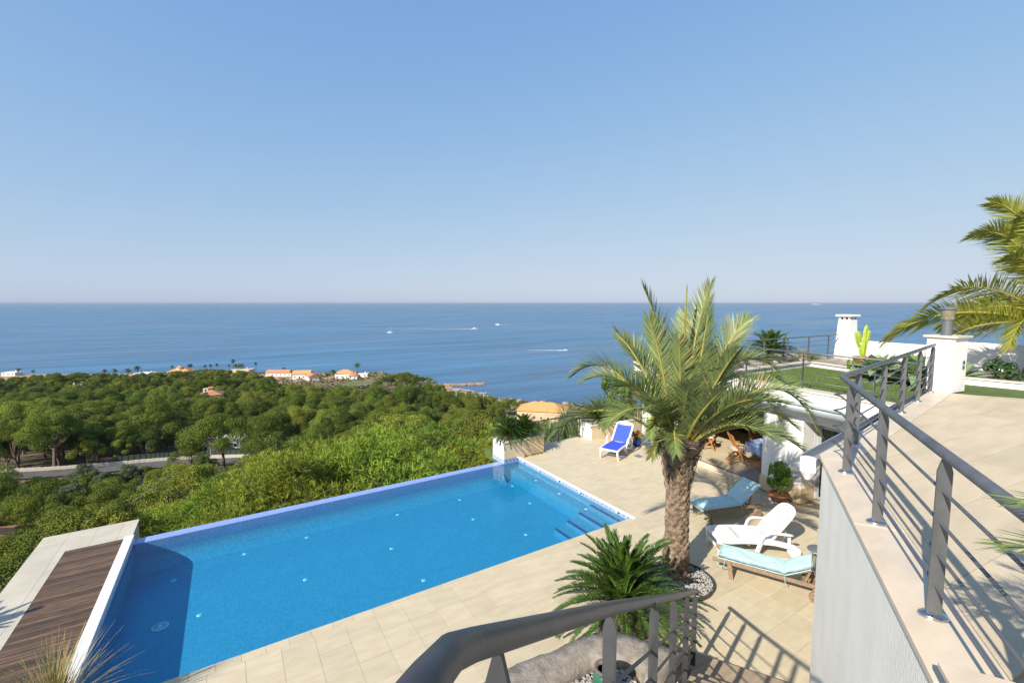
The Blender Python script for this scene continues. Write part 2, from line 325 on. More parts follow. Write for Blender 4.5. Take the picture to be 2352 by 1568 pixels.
def seamat():
    m = bpy.data.materials.new('sea_water'); m.use_nodes = True; n = m.node_tree.nodes; l = m.node_tree.links; b = n['Principled BSDF']
    geo = n.new('ShaderNodeNewGeometry'); mp = n.new('ShaderNodeMapping'); mp.inputs['Rotation'].default_value = (0, 0, YAW); mp.inputs['Scale'].default_value = (.25, 1, 1); l.new(geo.outputs['Position'], mp.inputs[0])
    big = n.new('ShaderNodeTexNoise'); big.inputs['Scale'].default_value = .006; big.inputs['Detail'].default_value = 6; l.new(mp.outputs[0], big.inputs['Vector'])
    mr = n.new('ShaderNodeMapRange'); mr.inputs[1].default_value = .35; mr.inputs[2].default_value = .68; l.new(big.outputs[0], mr.inputs[0])
    mx = n.new('ShaderNodeMix'); mx.data_type = 'RGBA'; mx.inputs[6].default_value = (.034, .115, .215, 1); mx.inputs[7].default_value = (.065, .17, .28, 1); l.new(mr.outputs[0], mx.inputs[0]); 
    m2 = n.new('ShaderNodeMapping'); m2.inputs['Rotation'].default_value = (0, 0, YAW); m2.inputs['Scale'].default_value = (.12, 1, 1); l.new(geo.outputs['Position'], m2.inputs[0])
    n2 = n.new('ShaderNodeTexNoise'); n2.inputs['Scale'].default_value = .03; n2.inputs['Detail'].default_value = 9; n2.inputs['Roughness'].default_value = .68; l.new(m2.outputs[0], n2.inputs['Vector'])
    q2 = n.new('ShaderNodeMapRange'); q2.inputs[1].default_value = .36; q2.inputs[2].default_value = .64; q2.inputs[3].default_value = .62; q2.inputs[4].default_value = 1.3; l.new(n2.outputs[0], q2.inputs[0])
    vv = n.new('ShaderNodeVectorMath'); vv.operation = 'SCALE'; l.new(mx.outputs[2], vv.inputs[0]); l.new(q2.outputs[0], vv.inputs['Scale']); l.new(vv.outputs[0], b.inputs['Base Color'])
    b.inputs['IOR'].default_value = 1.33
    r2 = n.new('ShaderNodeMapRange'); r2.inputs[3].default_value = .26; r2.inputs[4].default_value = .40; l.new(mr.outputs[0], r2.inputs[0]); l.new(r2.outputs[0], b.inputs['Roughness'])
    prev = None
    for s, d, st in ((.05, 1.2, .8), (.35, .35, .9)):
        w = n.new('ShaderNodeTexNoise'); w.inputs['Scale'].default_value = s; w.inputs['Detail'].default_value = 5; l.new(mp.outputs[0], w.inputs['Vector'])
        bp = n.new('ShaderNodeBump'); bp.inputs['Distance'].default_value = d; bp.inputs['Strength'].default_value = st; l.new(w.outputs[0], bp.inputs['Height'])
        if prev: l.new(prev.outputs[0], bp.inputs['Normal'])
        prev = bp
    l.new(prev.outputs[0], b.inputs['Normal']); return m
SEAM = seamat()

def groundmat():
    m = M_('hillside_soil', (.19, .125, .075), (.085, .085, .04), .95, .09, .6, .8, lo=.42, hi=.58, bdist=.3)
    n = m.node_tree.nodes; l = m.node_tree.links; b = n['Principled BSDF']; src = b.inputs['Base Color'].links[0].from_socket
    geo = n.new('ShaderNodeNewGeometry'); sp = n.new('ShaderNodeSeparateXYZ'); l.new(geo.outputs['Position'], sp.inputs[0])
    mr = n.new('ShaderNodeMapRange'); mr.inputs[1].default_value = SEA + 4.2; mr.inputs[2].default_value = SEA + 2.6; l.new(sp.outputs[2], mr.inputs[0])
    nz = n.new('ShaderNodeTexNoise'); nz.inputs['Scale'].default_value = .3; nz.inputs['Detail'].default_value = 8; l.new(geo.outputs['Position'], nz.inputs['Vector'])
    cr = n.new('ShaderNodeMix'); cr.data_type = 'RGBA'; cr.inputs[6].default_value = (.44, .30, .18, 1); cr.inputs[7].default_value = (.24, .155, .09, 1); l.new(nz.outputs[0], cr.inputs[0])
    mx = n.new('ShaderNodeMix'); mx.data_type = 'RGBA'; l.new(mr.outputs[0], mx.inputs[0]); l.new(src, mx.inputs[6]); l.new(cr.outputs[2], mx.inputs[7]); l.new(mx.outputs[2], b.inputs['Base Color']); return m
GROUND = groundmat()
# ---------------------------------------------------------------- terrain and sea
_PF = np.array([-60, 4, 14, 20, 30, 45, 60, 80, 100, 150, 220, 300, 400, 428, 436, 470, 700.])
_PZ = np.array([-4, -4.2, -5.5, -9, -14, -20, -25, -30, -34, -42.5, -50.5, -56.5, -60.0, -61.0, -62.3, -65, -70])
_CX = np.array([-3000, -200, 0, 300, 560, 880, 930, 985, 1010, 1060, 1100, 1200, 1300, 1500, 3000.])
_CF = np.array([520, 440, 428, 432, 440, 436, 415, 385, 372, 350, 334, 306, 300, 290, 290.])
def sstep(a, b, x): t = np.clip((x - a) / (b - a), 0, 1); return t * t * (3 - 2 * t)
def coast(px): return np.interp(px, _CX, _CF)
_rng = np.random.RandomState(3); _ph = _rng.rand(24, 3) * 6.28
def bumps(x, y):
    s = 0
    for i in range(24):
        k = .018 * 1.28 ** i; a = _ph[i, 0]
        s = s + np.sin((x * np.cos(a) + y * np.sin(a)) * k + _ph[i, 1]) * .045 / k ** .75 * .5
    return s
def land(x, y):
    x = np.asarray(x, float); y = np.asarray(y, float)
    r = x * math.cos(YAW) - y * math.sin(YAW); f = x * math.sin(YAW) + y * math.cos(YAW)
    px = 1176 + 1045 * r / np.maximum(f, 6); t = f / coast(px) * 436
    w = sstep(40, 150, f); z = (1 - w) * np.interp(f, _PF, _PZ) + w * np.interp(t, _PF, _PZ)
    a = np.where(t > 405, .35, .8) * sstep(14, 40, f)
    z = z + a * bumps(x, y)
    inn = sstep(395, 424, t); z = np.where((t > 395) & (t < 431), np.maximum(z, SEA + .8 * (1 - sstep(420, 431, t))), z)
    return z
def landz(x, y): return float(land(x, y))
def make_terrain():
    pxs = np.concatenate([np.linspace(-2600, -100, 30), np.linspace(-60, 1400, 190), np.linspace(1440, 3000, 40)])
    fs = np.concatenate([np.linspace(5, 60, 40), np.linspace(63, 300, 90), np.linspace(303, 460, 90)])
    PX, F = np.meshgrid(pxs, fs); Fm = F * (coast(PX) / 436) ** sstep(60, 300, F); r = (PX - 1176) / 1045 * Fm
    X = r * math.cos(YAW) + Fm * math.sin(YAW); Y = -r * math.sin(YAW) + Fm * math.cos(YAW); Z = land(X, Y)
    nx, nf = len(pxs), len(fs); vs = np.stack([X, Y, Z], -1).reshape(-1, 3)
    fa = [(j * nx + i, j * nx + i + 1, (j + 1) * nx + i + 1, (j + 1) * nx + i) for j in range(nf - 1) for i in range(nx - 1)]
    me = bpy.data.meshes.new('terrain'); me.from_pydata(vs.tolist(), [], fa); me.materials.append(GROUND)
    me.polygons.foreach_set('use_smooth', [True] * len(fa)); me.update()
    obj('terrain', me, label='wooded hillside falling from the villa to the rocky shore', kind='structure')
make_terrain()
m = MB(); D = 90000
m.add([(-D, -D, SEA), (D, -D, SEA), (D, D, SEA), (-D, D, SEA)], [(0, 1, 2, 3)])
m.build('sea', SEAM, label='open blue sea reaching to the horizon', kind='structure')

def drape(path, half, lift, step=4.0, mat=ASPHALT, name='road', side=0.0, **kw):
    pts = smooth_path([(*site(*p), 0) for p in path], 10); vs = []; mb = MB()
    for i, p in enumerate(pts):
        t = (pts[min(i + 1, len(pts) - 1)] - pts[max(i - 1, 0)]).normalized(); s = V(-t.y, t.x, 0)
        zz = max(landz(p.x + s.x * k, p.y + s.y * k) for k in (-half, 0, half)) + lift
        for k in (-half, half): q = p + s * (k + side); vs.append((q.x, q.y, zz))
    for i in range(len(pts) - 1): mb.f.append((2 * i, 2 * i + 1, 2 * i + 3, 2 * i + 2)); mb.m.append(0)
    mb.v = vs; return mb.build(name, mat, **kw), pts
ROADP = [(-260, 96), (-120, 99), (0, 102), (150, 106.5), (300, 112), (400, 115), (520, 117), (640, 118)]
road, road_pts = drape(ROADP, 2.6, .35, name='road', label='grey road curving below the pines', kind='structure')
# ---------------------------------------------------------------- lower terrace, pool, deck
PU0, PU1, PV0, PV1 = -2.03, 8.33, 7.65, 12.88     # pool
WZ = -.13
# base slab under the tiles (with the pool left open) and unseen retaining walls, added to keep light from leaking in
m = MB()
for (x0, x1, y0, y1) in ((-1.9, 16.9, 1.5, PV0 - .02), (PU1 + .06, 13.3, PV0 - .02, 12.9), (9.3, 13.3, 12.9, 13.55), (-8.0, -1.9, 1.5, 7.3)):
    m.box(((x0 + x1) / 2, (y0 + y1) / 2, -.53), (x1 - x0, y1 - y0, 1.0))
terrace = m.build('terrace_floor', GROUT, label='pale limestone paving of the lower pool terrace', kind='structure')
m = MB()
m.box((5.5, 7.0, -5.4), (15.5, 12.9, 8.0)); m.box((-3.0, 7.6, -4.6), (1.5, 12.6, 8.1)); m.box((3, 13.6, -6.2), (9.6, .8, 7.0))
m.build('retaining_wall', WHITE, label='unseen white retaining wall added under the pool terrace to stop light leaks', cat='wall')
TS = .475
tile_me = {}
def tile(w, d, mat, parent, x, y, z, nm='tile', th=.022):
    k = (round(w, 3), round(d, 3), mat.name)
    if k not in tile_me:
        b = MB(); g = .0034; e = .001; hx, hy = w / 2 - g / 2, d / 2 - g / 2
        vs = [(-hx, -hy, -th), (hx, -hy, -th), (hx, hy, -th), (-hx, hy, -th), (-hx, -hy, -e), (hx, -hy, -e), (hx, hy, -e), (-hx, hy, -e), (-hx + e, -hy + e, 0), (hx - e, -hy + e, 0), (hx - e, hy - e, 0), (-hx + e, hy - e, 0)]
        b.add(vs, [(0, 1, 5, 4), (1, 2, 6, 5), (2, 3, 7, 6), (3, 0, 4, 7), (4, 5, 9, 8), (5, 6, 10, 9), (6, 7, 11, 10), (7, 4, 8, 11), (8, 9, 10, 11)])
        tile_me[k] = b.mesh(nm, mat)
    return obj(nm, tile_me[k], parent, (x, y, z + random.uniform(-.0006, .0006)))
cells = []
for i in range(-9, 33):
    for j in range(-6, 23):
        x0 = 1.9 + TS * (i - 8); y0 = PV0 - .155 - TS * (8 - j)
        x1, y1 = x0 + TS, y0 + TS; cx, cy = (x0 + x1) / 2, (y0 + y1) / 2
        if cy > 13.5 or cx > 13.2 or cy < 2.6 or cx < -2: continue
        if cx > 12.55 and 5.7 < cy < 7.0: continue
        if cy < PV0 and y1 > PV0 - .15: continue
        if cx < PU1 + .2 and cy > PV0: continue
        if cy > 12.9 and cx < 9.3: continue
        if cx < 1.0 and cy < 5.3: continue
        if (cx - 7.15) ** 2 + (cy - 5.42) ** 2 < .45 ** 2 or (cx - 5.35) ** 2 + (cy - 5.05) ** 2 < .42 ** 2: continue
        # under the stair and behind its wall
        n = -.515 * cx + .857 * cy
        if cx < 5.6 and n < .75: continue
        if (n < -.95 if cx < 5.9 else cy < 2.75 + (cx - 5.92) * .117): continue
        f = cx * math.sin(YAW) + cy * math.cos(YAW); cells.append((f, cx, cy))
cells.sort(); near = cells[:290]; far = cells[290:]
for f, x, y in near: tile(TS, TS, TILE, terrace, x, y, 0)
m = MB()
for f, x, y in far: m.box((x, y, -.012), (TS - .006, TS - .006, .022))
m.build('far_tiles', TILE, terrace, kind='stuff')
for j in range(12): tile(.186, TS, TILE, terrace, 8.4555, PV0 - .155 + TS * (j + .5), 0)
cop = thing('pool_coping', 'row of narrow limestone coping stones along the near pool edge', 'coping')
x = -2.0; k = 0
while x < PU1 - .02:
    w = min(.325, PU1 + .09 - x); tile(w, .172, TILE, cop, x + w / 2, PV0 - .076, .003, 'coping_stone', .06); x += w; k += 1

# pool shell
pool = thing('swimming_pool', 'blue mosaic infinity pool with steps and round lights', 'pool', (0, 0, 0))
D_ = -.76
m = MB()   # basin: floor, four walls
m.box(((PU0 + PU1) / 2, (PV0 + PV1) / 2, D_ - .1), (PU1 - PU0 + .6, PV1 - PV0 + .6, .2))
m.box((PU1 + .1, (PV0 + PV1) / 2, -.46), (.2, PV1 - PV0 + .1, .78)); m.box((PU0 - .1, (PV0 + PV1) / 2, -.46), (.2, PV1 - PV0 + .1, .78))
m.box(((PU0 + PU1) / 2, PV0 - .1, -.60), (PU1 - PU0 + .1, .2, 1.0)); m.box((8.2, PV1 + .15, -.53), (.92, .3, 1.0))
m.build('basin', MOSAIC, pool)
m = MB(); m.box(((PU0 + 7.74) / 2, PV1 + .135, -.65), (7.74 - PU0 - .004, .27, 1.02)); m.build('infinity_wall', MOSAIC_WALL, pool)
m = MB(); m.box(((PU0 + 7.74) / 2, PV1 + .134, WZ - .003), (7.74 - PU0 - .004, .276, .02)); m.build('infinity_edge', MOSAIC_EDGE, pool)
vs = []; rc = .34
for x in (PU0, 7.74 - .01):
    for k in range(9):
        a = k * math.pi / 16; vs.append((x, PV1 - rc + rc * math.sin(a) - .001, D_ + rc - rc * math.cos(a) + .002))
m = MB(); m.add(vs, [(k, 9 + k, 10 + k, k + 1) for k in range(8)]); m.build('cove', MOSAIC, pool, True)
# submerged steps in the corner by the terrace: the treads run away from the camera, edges trimmed in navy
for i in range(4):
    u = 7.02 + i * .40; z = -.60 + i * .115
    m = MB(); m.box(((u + PU1) / 2, PV0 + .75, (D_ + z) / 2), (PU1 - u, 1.5, z - D_)); st = m.build('step', MOSAIC, pool)
    m = MB(); m.box((u + .045, PV0 + .75, z + .002), (.09, 1.5, .012)); m.build('step_edging', MOSAIC_DARK, st)
m = MB(); m.box((PU1 - .16, (PV0 + 1.5 + PV1) / 2, (D_ - .36) / 2), (.32, PV1 - PV0 - 1.5, -.36 - D_)); ben = m.build('ledge', MOSAIC, pool)
m = MB(); m.box((PU1 - .03, (PV0 + PV1) / 2, .005), (.10, PV1 - PV0 + .16, .035)); m.build('white_trim', PLASTIC, pool, bevel=.006)
for v in (8.15, 9.6, 10.6, 11.6, 12.5):
    m = MB(); m.box((PU1 - .05, v, -.02), (.07, .10, .03)); m.box((PU1 - .065, v, -.055), (.025, .035, .06)); m.build('cover_bracket', PLASTIC, pool, bevel=.006)
m = MB(); m.box((PU1 - .0015, (PV0 + PV1) / 2, -.075), (.006, PV1 - PV0, .13)); m.box((8.03, PV1 - .0015, -.075), (.58, .006, .13)); m.box((7.737, PV1 + .4, -.08), (.006, .78, .15)); m.build('waterline_band', MOSAIC_BAND, pool)
m = MB()   # accent tiles along the waterline
for i in range(34):
    v = PV0 + .12 + i * .154
    for a, b in ((0, 0), (.028, -.026), (.028, 0), (0, -.026)):
        if (a == 0) == (b == 0): m.box((PU1 - .006, v + a * 1.4, -.04 + b * 1.4), (.006, .036, .034))
for i in range(4):
    for a, b in ((0, 0), (.028, -.026)): m.box((7.82 + i * .14 + a * 1.4, PV1 - .006, -.04 + b * 1.4), (.036, .006, .034))
m.build('accent_tiles', MOSAIC_DARK, pool, kind='stuff')
def pool_light(x, y, z, r=.05):
    m = MB(); m.lathe([(r, 0), (r, .005), (r * .85, .009), (.001, .010)], 20); o = m.build('pool_light', PLASTIC, pool, True, (x, y, z))
    m = MB(); m.lathe([(r * .42, .010), (r * .4, .013), (.001, .0135)], 14); m.build('lens', PEBW, o, True)
for x, y, z in ((7.8, 12.45, D_), (7.55, 11.05, D_), (5.62, 11.05, D_), (5.85, 12.4, D_), (3.2, 10.75, D_), (7.3 - .9, 9.55, D_), (1.2, 10.5, D_), (3.9, 12.45, D_), (1.5, 12.45, D_), (.1, 12.4, D_), (-.72, 10.35, D_), (-1.25, 12.0, D_), (3.4, 9.1, D_),
                (7.24, 8.22, -.60), (7.62, 8.22, -.485), (8.02, 8.2, -.37)):
    pool_light(x, y, z)
for v in (9.2, 10.4, 11.6): pool_light(PU1 - .17, v, -.36, .045)
m = MB(); r = .14
m.lathe([(r, 0), (r, .012), (r * .9, .02), (.001, .022)], 26); dr = m.build('main_drain', PLASTIC, pool, True, (-1.33, 10.35, D_))
m = MB()
for i in range(16):
    a = i * math.pi / 8; m.box((math.cos(a) * r * .55, math.sin(a) * r * .55, .0225), (r * .5, .012, .006), rz=a)
m.build('grating', GREYMETAL, dr, kind='stuff')
# water: a closed body filling the shell
m = MB(); m.box(((PU0 + PU1) / 2, (PV0 + PV1) / 2, (WZ + D_ - .05) / 2), (PU1 - PU0 + .02, PV1 - PV0 + .016, WZ - D_ + .05))
m.build('pool_water', WATER, label='clear still water filling the infinity pool', kind='structure')

# deck over the cover pit
def plank_row(parent):
    y = 6.2; k = 0
    while y < 12.98:
        w = random.choice((.085, .095, .095, .105)); w = min(w, 13.0 - y)
        b = MB(); g = .012; L = .965; b.box((0, 0, -.0125), (L, w - g, .025))
        b.build('plank', WOOD_DECK, parent, loc=(-2.685, y + w / 2, .004 + random.uniform(-.0015, .0015)), bevel=.002); y += w
dk = thing('wooden_deck', 'brown weathered wooden deck beside the left end of the pool', 'deck', (0, 0, 0))
plank_row(dk)
m = MB(); m.box((-2.685, 9.6, -.26), (.97, 6.85, .48)); m.build('deck_base', SOIL, dk)
m = MB(); m.box((-2.115, 9.65, -.06), (.17, 6.9, .16)); m.build('pool_cover_beam', PLASTIC, label='white beam between the wooden deck and the dark end of the pool', cat='beam', bevel=.006)
pv = thing('paving_border', 'pale stone paving wrapped round the wooden deck', 'paving', (0, 0, 0))
m = MB(); m.box((-3.465, 10.1, -.27), (.58, 7.8, .50)); m.box((-2.63, 13.53, -.27), (1.1, 1.0, .5)); m.box((-2.09, 13.5, -.5), (.02, 1.0, .9)); m.build('bed', GROUT, pv)
def slab(x0, x1, y0, y1):
    tile(x1 - x0, y1 - y0, TILE_GREY, pv, (x0 + x1) / 2, (y0 + y1) / 2, 0, 'paving_slab', .03)
for a, b in ((-3.76, -3.31), (-3.31, -2.81), (-2.81, -2.34), (-2.34, -2.06)): slab(a, b, 13.53 if a < -3.5 else 13.015, 14.04)
y = 13.53
while y > 6.3: slab(-3.76, -3.31, y - .5, y); slab(-3.31, -3.175, y - .5 - .013 * (y > 13.5), min(y, 13.012)); y -= .5

# stone-clad planters
def clad_planter(name, label, loc, rz, L, Wd, H, soil_z, cuts):
    t = thing(name, label, 'planter', loc, rz); th = .13
    m = MB(); m.box((L / 2, Wd / 2, H / 2 - .02), (L - .05, Wd - .05, H - .05)); m.build('core', GROUT, t)
    for k in range(len(cuts) - 1):
        a, b = cuts[k], cuts[k + 1]
        m = MB(); m.box(((a + b) / 2, .012, H / 2 - .01), (b - a - .003, .024, H - .02)); m.build('cladding_slab', STONE_CLAD, t)
        m = MB(); m.box(((a + b) / 2, Wd - .012, H / 2 - .01), (b - a - .003, .024, H - .02)); m.build('cladding_slab', STONE_CLAD, t)
    for xx in (.012, L - .012):
        m = MB(); m.box((xx, Wd / 2, H / 2 - .01), (.024, Wd - .05, H - .02)); m.build('end_slab', WHITE if xx < .1 else STONE_CLAD, t)  # sun-facing end is coloured white; its glare is put into the material
    c = MB(); e = .025
    c.box((L / 2, th / 2 - e, H + .012), (L + 2 * e, th, .045)); c.box((L / 2, Wd - th / 2 + e, H + .012), (L + 2 * e, th, .045))
    c.box((th / 2 - e, Wd / 2, H + .012), (th, Wd - 2 * th + 2 * e - .004, .045)); c.box((L - th / 2 + e, Wd / 2, H + .012), (th, Wd - 2 * th + 2 * e - .004, .045))
    c.build('rim', COPING, t, bevel=.006)
    s = MB(); s.box((L / 2, Wd / 2, H - .02), (L - 2 * th + .06, Wd - 2 * th + .06, .03)); s.build('soil', GRAVEL, t)
    return t
clad_planter('stone_planter', 'stone clad planter with two cycads at the far corner of the pool', (7.74, 12.885, 0), 0, 1.66, .78, .57, 0, (0, .62, 1.66))
clad_planter('stone_planter', 'stone clad planter behind the blue sling lounger', (11.755, 12.975, 0), R(-7), 2.4, .95, .56, 0, (0, .75, 1.55, 2.4))
# terrace drain
m = MB(); m.box((0, 0, .002), (.26, .26, .008)); dg = m.build('floor_drain', GREYMETAL, None, loc=(11.9, 10.75, .003), label='small square grey floor drain beside the blue lounger', cat='drain')
m = MB()
for i in range(6): m.box((0, -.1 + i * .04, .0075), (.22, .012, .004))
m.build('grating', DARKSTEEL, dg, kind='stuff')
# ---------------------------------------------------------------- villa (front wall turned 6 degrees from the pool axis)
HA = R(-6)
HX, HY = 12.66, 5.86                                  # front corner of the pier
villa = thing('villa', 'white flat roofed villa wing with porch under a roof garden', 'house', (HX, HY, 0), HA)
def hb(mb, x0, x1, y0, y1, z0, z1, m=0): return mb.box(((x0 + x1) / 2, (y0 + y1) / 2, (z0 + z1) / 2), (x1 - x0, y1 - y0, z1 - z0), m=m)
RZ = 3.06
m = MB(); hb(m, 0, .5, 0, 1.12, 0, 2.22); hb(m, .5, .9, 0, .3, 0, 2.22); m.build('pier', WHITE, villa, bevel=.008)
m = MB(); hb(m, -.035, .54, -.035, 1.14, 0, .42); m.build('stone_skirting', STONE_CLAD, villa, bevel=.006)
m = MB(); hb(m, 0, .5, 4.5, 6.05, 0, 2.22); hb(m, .5, 8.5, 5.8, 6.05, 0, 2.22); m.build('wall', WHITE, villa)
m = MB(); hb(m, 0, .28, -3.3, 6.05, 2.22, 2.86); m.build('lintel', WHITE, villa)
m = MB(); hb(m, -.26, 8.6, -3.3, 6.25, 2.62, RZ - .16); m.build('roof_slab', WHITE, villa)
m = MB(); hb(m, -.27, -.02, -3.3, 6.26, RZ - .16, RZ - .02); m.build('fascia', WHITE, villa)
m = MB(); hb(m, -.30, .08, -3.3, 6.29, RZ - .02, RZ + .03); m.build('roof_coping', COPING, villa, bevel=.005)
m = MB(); hb(m, .3, 8.4, -3.3, 6.0, 2.3, 2.6); m.build('porch_ceiling', INSIDE, villa)
# porch floor, step and track
porch = MB(); hb(porch, .03, 4.3, 1.12, 5.8, 0, .10); pf = porch.build('porch_floor', GROUT, villa)
for i in range(9):
    for j in range(10):
        x0, y0 = .12 + i * .46, 1.15 + j * .46; x1, y1 = min(x0 + .46, 4.3), min(y0 + .46, 5.8)
        b = MB(); hb(b, x0 + .002, x1 - .002, y0 + .002, y1 - .002, .098, .118); b.build('floor_tile', TILE, pf)
m = MB(); hb(m, 0, .125, 1.12, 4.5, 0, .116); m.build('porch_step', MARBLE, villa)
m = MB(); hb(m, .05, .085, 1.12, 4.5, .116, .128); m.build('door_track', DARKSTEEL, villa)
m = MB(); hb(m, -.12, 0, 1.2, 4.5, 0, .022); m.build('threshold', MARBLE, villa)
# back of the porch: dark glazed doors
m = MB(); hb(m, 4.3, 4.4, 1.0, 5.8, 0, 2.3); m.build('back_wall', INSIDE, villa)
for y0 in (1.15, 2.25, 3.35, 4.45):
    m = MB(); hb(m, 4.24, 4.29, y0, y0 + 1.05, .12, 2.2); w = m.build('glazed_door', DARKSTEEL, villa)
    m = MB(); hb(m, 4.225, 4.24, y0 + .07, y0 + .98, .2, 2.12); m.build('pane', DARKWIN, w)
m = MB(); hb(m, 4.10, 4.2, 1.2, 1.9, .12, 2.2); m.build('curtain', CURTAIN, villa)
m = MB(); hb(m, .5, 4.3, .95, 1.1, 0, 2.3); m.build('porch_side_wall', INSIDE, villa)
# folded glass screen at the far side of the opening
for k, (x0, y0, x1, y1) in enumerate(((.30, 4.45, .72, 4.05), (.36, 4.48, .80, 4.10))):
    m = MB(); m.beam((x0, y0, 1.15), (x1, y1, 1.15), .012, 2.0); g = m.build('glass_screen', GLASS, villa)
    m = MB(); m.box((x1, y1, 1.17), (.035, .035, 2.1)); m.build('screen_post', GREYMETAL, g)
# recessed window right of the pier
m = MB(); hb(m, .72, .8, -3.3, 0, 2.0, 2.22); hb(m, .9, 1.0, -3.3, -.9, 0, 2.22); m.build('recess_wall', CREAM, villa)
m = MB(); hb(m, .66, .72, -.09, 0, .02, 2.05); hb(m, .66, .72, -.95, -.86, .02, 2.05); hb(m, .66, .72, -.86, -.09, 1.97, 2.05); hb(m, .66, .72, -.86, -.09, .02, .1); dr = m.build('terrace_door', GREYMETAL, villa)
m = MB(); hb(m, .68, .70, -.86, -.09, .1, 1.97); m.build('pane', WINGLASS, dr)
m = MB(); hb(m, .62, .74, -.75, -.45, .05, 1.97); cu = m.build('door_curtain', CURTAIN, villa)
cu.location = (.2, 0, 0)
m = MB(); hb(m, 1.05, 1.1, -3.3, .3, 0, 2.2); m.build('inner_wall', INSIDE, villa)
# awning cassette under the fascia
aw = thing('awning', 'grey tubular awning cassette under the white roof edge', 'awning', (HX, HY, 0), HA)
m = MB(); pts = [(-.36 + .11 * math.cos(a), 2.62 + .11 * math.sin(a)) for a in [i * math.pi / 9 for i in range(18)]]
vs = [(p[0], y, p[1]) for y in (-1.5, 5.95) for p in pts]; n = len(pts)
m.add(vs, [tuple(range(n)), tuple(range(n, 2 * n))[::-1]] + [(i, n + i, n + (i + 1) % n, (i + 1) % n) for i in range(n)]); m.build('cassette', GREYMETAL, aw, True)
m = MB(); hb(m, -.49, -.24, -1.5, 5.95, 2.715, 2.735); m.build('cover_plate', GREYMETAL, aw)
for y in (-1.53, 5.98):
    m = MB(); m.tube([(-.36, y - .02, 2.62), (-.36, y + .02, 2.62)], .125, 18); m.build('end_cap', DARKSTEEL if y < 0 else PLASTIC, aw)
for y in (.3, 2.3, 4.3):
    m = MB(); hb(m, -.30, -.02, y, y + .07, 2.56, 2.68); m.build('bracket', GREYMETAL, aw)

# ---------------------------------------------------------------- roof garden
lawn = MB(); L_ = [(12.70, 3.0), (12.72, 3.6), (13.02, 8.6), (18.5, 8.45), (18.35, 3.0), (16.2, 2.4)]
gm = MB(); gm.prism(L_, 2.6, 2.93); gm.build('lawn', LAWN, label='short green lawn on the villa roof', kind='structure')
rng = random.Random(5); gb = MB()
for i in range(26000):
    x = rng.uniform(12.7, 18.5); y = rng.uniform(2.9, 8.55); 
    if y > 8.6 - .027 * (x - 13): continue
    h = rng.uniform(.025, .05); a = rng.uniform(0, 6.28); w = .006; dx, dy = math.cos(a) * w, math.sin(a) * w; lx, ly = rng.uniform(-.02, .02), rng.uniform(-.02, .02)
    gb.add([(x - dx, y - dy, 2.93), (x + dx, y + dy, 2.93), (x + lx, y + ly, 2.93 + h)], [(0, 1, 2)])
gb.build('grass', GRASS, label='dense short grass blades of the roof lawn', cat='grass', kind='stuff')
kb = thing('garden_kerb', 'low pale kerb framing the roof lawn', 'kerb')
for k, (a, b) in enumerate((((12.95, 8.66), (18.6, 8.5)), ((18.55, 8.55), (17.6, 5.6)), ((17.6, 5.6), (17.0, 4.3)), ((17.0, 4.3), (16.0, 3.1)))):
    m = MB(); m.beam((*a, 2.93), (*b, 2.93), .14, .30, 0); m.build('kerb_face', WHITE, kb)
    m = MB(); m.beam((*a, 3.1), (*b, 3.1), .24, .04, 0); m.build('kerb_cap', COPING, kb)
bed = MB(); bed.prism([(12.9, 8.74), (18.62, 8.58), (18.72, 8.5), (17.75, 5.55), (17.12, 4.25), (16.1, 3.0), (17.5, 2.0), (21.2, 1.0), (21.2, 12.0), (13.3, 12.0)], 2.6, 3.06)
bed.build('flower_bed', M_('bed_gravel', (.50, .42, .32), (.25, .19, .13), .95, 5, .8, 60, bdist=.03), label='gravelly flower bed behind the roof lawn', kind='structure')
par = thing('parapet_wall', 'white garden parapet wall behind the roof bed', 'wall')
m = MB(); m.beam((21.25, 8.3, 3.2), (20.75, 5.6, 3.2), .2, 1.25); m.build('low_section', WHITE, par)
m = MB(); m.beam((20.95, 5.6, 3.3), (20.6, -3.5, 3.3), .2, 1.40); m.build('high_section', WHITE, par)
# gentle kerb and sunken lawn right of the pillar
lk = thing('stone_kerb', 'low white kerb in front of the shaded bed by the pillar', 'kerb')
m = MB(); m.beam((14.1, 3.5, 3.45), (14.5, .2, 3.45), .16, .30); m.build('kerb_face', WHITE, lk)
m = MB(); m.beam((14.1, 3.5, 3.615), (14.5, .2, 3.615), .22, .03); m.build('kerb_cap', COPING, lk)
m = MB(); m.prism([(12.55, 3.0), (14.1, 3.2), (14.4, 0), (12.9, .5)], 2.9, 3.47); m.build('side_lawn', LAWN, label='strip of green lawn behind the lamp pillar', kind='structure')
m = MB(); m.prism([(14.2, 3.4), (16.6, 2.6), (20.5, 2.0), (20.4, -3), (14.7, -3)], 2.9, 3.56); m.build('side_bed', SOIL, label='dark soil bed below the shaded parapet', kind='structure')

